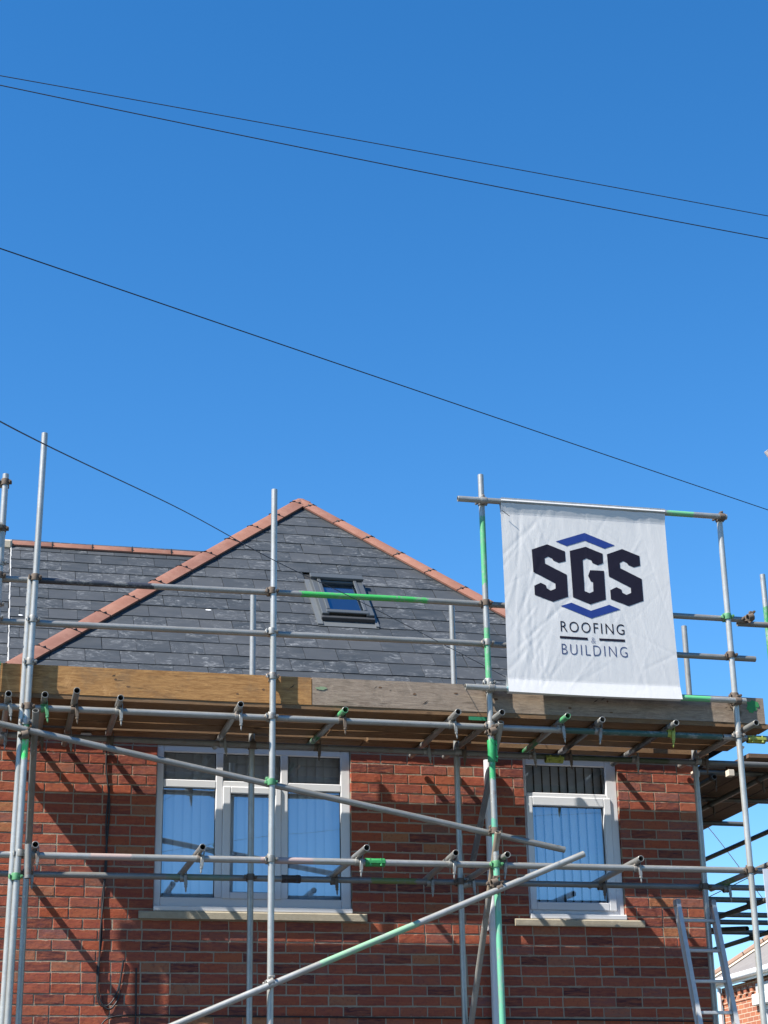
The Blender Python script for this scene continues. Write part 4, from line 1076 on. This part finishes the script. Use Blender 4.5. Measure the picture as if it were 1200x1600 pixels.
wire('telephone_wire', [(13.2, 18, 6.36), (14.2, 18, 6.81), (15.09, 18, 7.21), (17, 18, 8.1)], .008, MPL, 'thin distant wire rising to the right behind the side scaffold', 'wire', None, 6)
yc = -.014
wire('wall_cable', [(x, yc - (.012 if 5 < i < 13 else 0), z) for i, (x, z) in enumerate([(1.146, 5.08), (1.144, 4.854), (1.181, 4.567), (1.172, 4.248), (1.165, 4.039), (1.163, 3.827), (1.15, 3.628), (1.146, 3.48), (1.147, 3.333), (1.142, 3.187), (1.146, 3.09), (1.184, 2.994), (1.245, 2.961), (1.306, 3.043), (1.312, 3.139), (1.328, 3.276), (1.335, 3.334)])], .0075, MPL, 'black cable hanging down the brick wall and ending in a loop', 'cable')
wire('wall_cable', [(1.176, yc, 4.7), (1.160, yc, 4.4), (1.176, yc, 4.1), (1.150, yc, 3.8), (1.160, yc, 3.5), (1.135, yc, 3.25), (1.150, yc - .01, 3.02), (1.22, yc - .012, 2.985), (1.29, yc, 3.08), (1.335, yc, 3.30)], .0065, MPL, 'thinner black cable beside the looped one on the brick wall', 'cable')
wire('wall_cable', [(1.444, yc, .3), (1.444, yc, 2.0), (1.444, yc, 2.9), (1.440, yc, 3.1), (1.436, yc, 3.275)], .006, MPL, 'short upright black cable below the left end of the wide sill', 'cable')
wire('wall_cable', [(1.12, yc, 2.4), (1.15, yc, 2.75), (1.19, yc, 2.855), (1.247, yc, 2.898), (1.335, yc, 2.913), (1.444, yc, 2.918), (1.882, yc, 2.915), (2.902, yc, 2.908), (3.955, yc, 2.901), (4.495, yc, 2.898), (6.25, yc, 2.882)], .006, MPL, 'black cable running level along the brick wall below both windows', 'cable')

# ================================================================== sign sheet at the right edge
sg = thing('site_sign', 'white bordered green sign cut off by the right edge of the picture', 'sign', (6.8, -1.46, 3.3))
def sgx(z): return 6.185
G().add([(6.142, -1.455, 3.905), (7.1, -1.455, 3.92), (7.1, -1.455, 3.28), (6.150, -1.455, 3.30), (6.142, -1.449, 3.905), (7.1, -1.449, 3.92), (7.1, -1.449, 3.28), (6.150, -1.449, 3.30)], [[0, 3, 2, 1], [4, 5, 6, 7], [0, 1, 5, 4], [3, 7, 6, 2], [0, 4, 7, 3], [1, 2, 6, 5]]).obj('panel', mat_plain('sign_pale_grey', (.55, .56, .60), .5), sg)
G().add([(6.172, -1.457, 3.775), (7.07, -1.457, 3.79), (7.07, -1.457, 3.42), (6.172, -1.457, 3.41)], [[0, 3, 2, 1]]).obj('green_field', mat_plain('sign_green', (.10, .33, .06), .5), sg)

# ================================================================== neighbour's house beyond, facing the side road
nb = thing('brick_house', 'lighter red brick house with grey tiled roof and white gutter in the right background', 'house', (13.75, 17, 0))
def mat_farbrick():
    s = NT('far_brick'); br = s.n('ShaderNodeTexBrick'); br.inputs['Scale'].default_value = 1; br.offset = .5
    br.inputs['Brick Width'].default_value = .232; br.inputs['Row Height'].default_value = .0825; br.inputs['Mortar Size'].default_value = .006
    br.inputs['Color1'].default_value = (.42, .15, .075, 1); br.inputs['Color2'].default_value = (.30, .10, .06, 1); br.inputs['Mortar'].default_value = (.52, .44, .33, 1)
    sep = s.n('ShaderNodeSeparateXYZ'); s.l(s.obj(), sep.inputs[0]); cb = s.n('ShaderNodeCombineXYZ'); s.l(s.math('ADD', sep.outputs['Y'], sep.outputs['X']), cb.inputs[0]); s.l(sep.outputs['Z'], cb.inputs[1]); s.l(cb.outputs[0], br.inputs['Vector'])
    c = s.mix(s.ramp(s.noise(3, 5, .7), [(.4, 0), (.8, .3)]), br.outputs['Color'], (.5, .27, .16)); s.bsdf(c, .9, 0, None, .2); return s.m
def mat_fartile():
    s = NT('far_roof_tile'); w_ = s.n('ShaderNodeTexWave'); w_.wave_type = 'BANDS'; w_.bands_direction = 'Z'; w_.inputs['Scale'].default_value = 1.55; w_.inputs['Distortion'].default_value = .25; s.l(s.obj(), w_.inputs['Vector'])
    c = s.mix(s.noise(6, 5, .7), (.16, .145, .135), (.25, .23, .215)); s.bsdf(c, .85, 0, s.bump(w_.outputs['Fac'], .5, .04), .2); return s.m
MFB, MFT = mat_farbrick(), mat_fartile()
NX = 13.85; NYF, NYN = 17.0, 6.0; ZE = 4.98
# front wall faces -x; window opening near the far corner
wy = (13.3, 15.35, 2.9, 4.55)
gw = G(); gw.box(NX, NX + .25, NYF - 1.62, NYF, 0, ZE); gw.box(NX, NX + .25, NYN, wy[0], 0, ZE); gw.box(NX, NX + .25, wy[0], NYF - 1.62, 0, wy[2]); gw.box(NX, NX + .25, wy[0], NYF - 1.62, wy[3], ZE)
gw.box(NX + .25, NX + 8, NYF - .25, NYF, 0, ZE); gw.box(NX + .25, NX + 8, NYN, NYN + .25, 0, ZE)
gw.obj('wall', MFB, nb)
# dentil course: dark header band and single proud bricks under the eave
gd = G()
for k in range(40):
    y = NYF - .02 - k * .26
    if y < NYN: break
    gd.box(NX - .045, NX, y - .11, y, ZE - .21, ZE - .09)
gd.box(NX - .012, NX - .001, NYN, NYF, ZE - .30, ZE - .22); gd.obj('dentil_course', MFB, nb)
G().box(NX - .10, NX + .02, wy[0] - .2, wy[1] + .16, 4.53, 4.72, 0, None, .01).obj('lintel', mat_plain('painted_stone', (.68, .67, .64), .7), nb)
G().box(NX - .05, NX + .02, wy[0] - .1, wy[1] + .08, 4.72, 4.90, 0, None, .01).obj('render_band', mat_plain('grey_render', (.42, .42, .40), .8), nb)
wf = G()
for (a, b, c0, c1) in ((wy[0], wy[0] + .1, wy[2], wy[3]), (wy[1] - .12, wy[1] + .03, wy[2], wy[3]), (wy[0] + .1, wy[1] - .12, wy[3] - .1, wy[3]), (wy[0] + .1, wy[1] - .12, wy[2], wy[2] + .1), (wy[0] + .1, wy[1] - .12, 3.98, 4.08), (14.25, 14.35, wy[2] + .1, wy[3] - .1)): wf.box(NX + .03, NX + .11, a, b, c0, c1, 0, None, .005)
wfo = wf.obj('window', MU, nb)
for (a, b) in ((wy[0] + .1, 14.25), (14.35, wy[1] - .12)):
    for (c0, c1) in ((wy[2] + .1, 3.98), (4.08, wy[3] - .1)):
        link('pane', mesh('pane', [(NX + .07, a, c0), (NX + .07, b, c0), (NX + .07, b, c1), (NX + .07, a, c1)], [[0, 1, 2, 3]], MGL), None, wfo)
G().box(NX + .4, NX + .45, wy[0] - .3, wy[1] + .3, 2.5, 4.9).obj('curtain', mat_plain('grey_curtain', (.35, .36, .38), .9), nb)
gt = G(); gt.cyl((NX - .16, NYF + .14, 5.08), (NX - .16, NYN, 5.08), .062, 12); gt.box(NX - .12, NX - .09, NYN, NYF + .12, 4.98, 5.13); gt.obj('gutter', mat_plain('white_gutter', (.80, .80, .80), .35, 0, .03), nb, None, True)
gd2 = G(); gd2.cyl((NX - .07, NYF - .06, 4.98), (NX - .07, NYF - .06, 0), .035, 12); gd2.obj('downpipe', MU, nb)
# hipped roof
ex, ey = NX - .20, NYF + .18; rr_ = 4.2
A1 = Vector((ex, ey, 5.12)); A2 = Vector((ex, NYN - .2, 5.12)); A3 = Vector((ex + 8.4, NYN - .2, 5.12)); A4 = Vector((ex + 8.4, ey, 5.12))
RT1 = Vector((ex + rr_, ey - rr_ * .95, 5.12 + rr_ * .72)); RT2 = Vector((ex + rr_, NYN + 3.6, 5.12 + rr_ * .72))
gr = G(); gr.poly([A1, RT1, RT2, A2]); gr.poly([A1, A4, RT1]); gr.poly([A2, RT2, A3]); gr.poly([A4, A3, RT2, RT1]); rfo = gr.obj('roof', MFT, nb)
nn1 = (RT1 - A1).cross(A2 - A1).normalized(); nn1 = nn1 if nn1.z > 0 else -nn1; nn2 = (A4 - A1).cross(RT1 - A1).normalized(); nn2 = nn2 if nn2.z > 0 else -nn2
d = (RT1 - A1); T = d.length; d.normalize(); upv = (nn1 + nn2).normalized()
k = 0; t = 0
while t < T:
    p = A1 + d * t; q_ = A1 + d * min(T, t + .43); g = G(); g.cyl(p + upv * .02, q_ + upv * .02, .075, 10); g.obj('hip_tile', mat_plain('brown_hip_tile', (.27, .17, .12), .85) if k == 0 else bpy.data.materials['brown_hip_tile'], rfo); t += .45; k += 1
gf = G(); sidev = nn1.cross(d).normalized(); sidev = sidev if sidev.y < 0 else -sidev
gf.add([A1 + sidev * .10 + nn1 * .03, RT1 + sidev * .10 + nn1 * .03, RT1 + sidev * .20 + nn1 * .02, A1 + sidev * .20 + nn1 * .02], [[0, 1, 2, 3]]); gf.obj('mortar_bedding', mat_plain('cream_mortar', (.62, .52, .38), .9), rfo)

# ================================================================== house across the street: only mirrored in the panes
op = thing('brick_house', 'brick house across the street, behind the camera, mirrored faintly in the panes', 'house', (2, -34, 0))
g = G(); g.box(-9, 12, -40, -33.5, 0, 5.3); g.obj('wall', MFB, op)
g = G(); g.poly([(-9.4, -33.1, 5.2), (12.4, -33.1, 5.2), (9, -36.7, 8.1), (-6, -36.7, 8.1)]); g.poly([(-9.4, -40.4, 5.2), (-6, -36.7, 8.1), (9, -36.7, 8.1), (12.4, -40.4, 5.2)]); g.poly([(-9.4, -33.1, 5.2), (-6, -36.7, 8.1), (-9.4, -40.4, 5.2)]); g.poly([(12.4, -33.1, 5.2), (12.4, -40.4, 5.2), (9, -36.7, 8.1)])
ro = g.obj('roof', MFT, op); G().box(1.2, 2.2, -37.1, -36.3, 7.6, 9.4, 0, None, .02).obj('chimney', MFB, ro)
for x in (-6, -1.5, 3, 7.5):
    for z in (1.0, 3.4):
        wo = G().box(x, x + 1.6, -33.5, -33.44, z, z + 1.3, 0, None, .01).obj('window', MU, op)
        link('pane', mesh('pane', [(x + .1, -33.43, z + .1), (x + 1.5, -33.43, z + .1), (x + 1.5, -33.43, z + 1.2), (x + .1, -33.43, z + 1.2)], [[3, 2, 1, 0]], MUG), None, wo)
print('bricks', len(bl), 'slates front', nF, 'objects', len(bpy.data.objects))
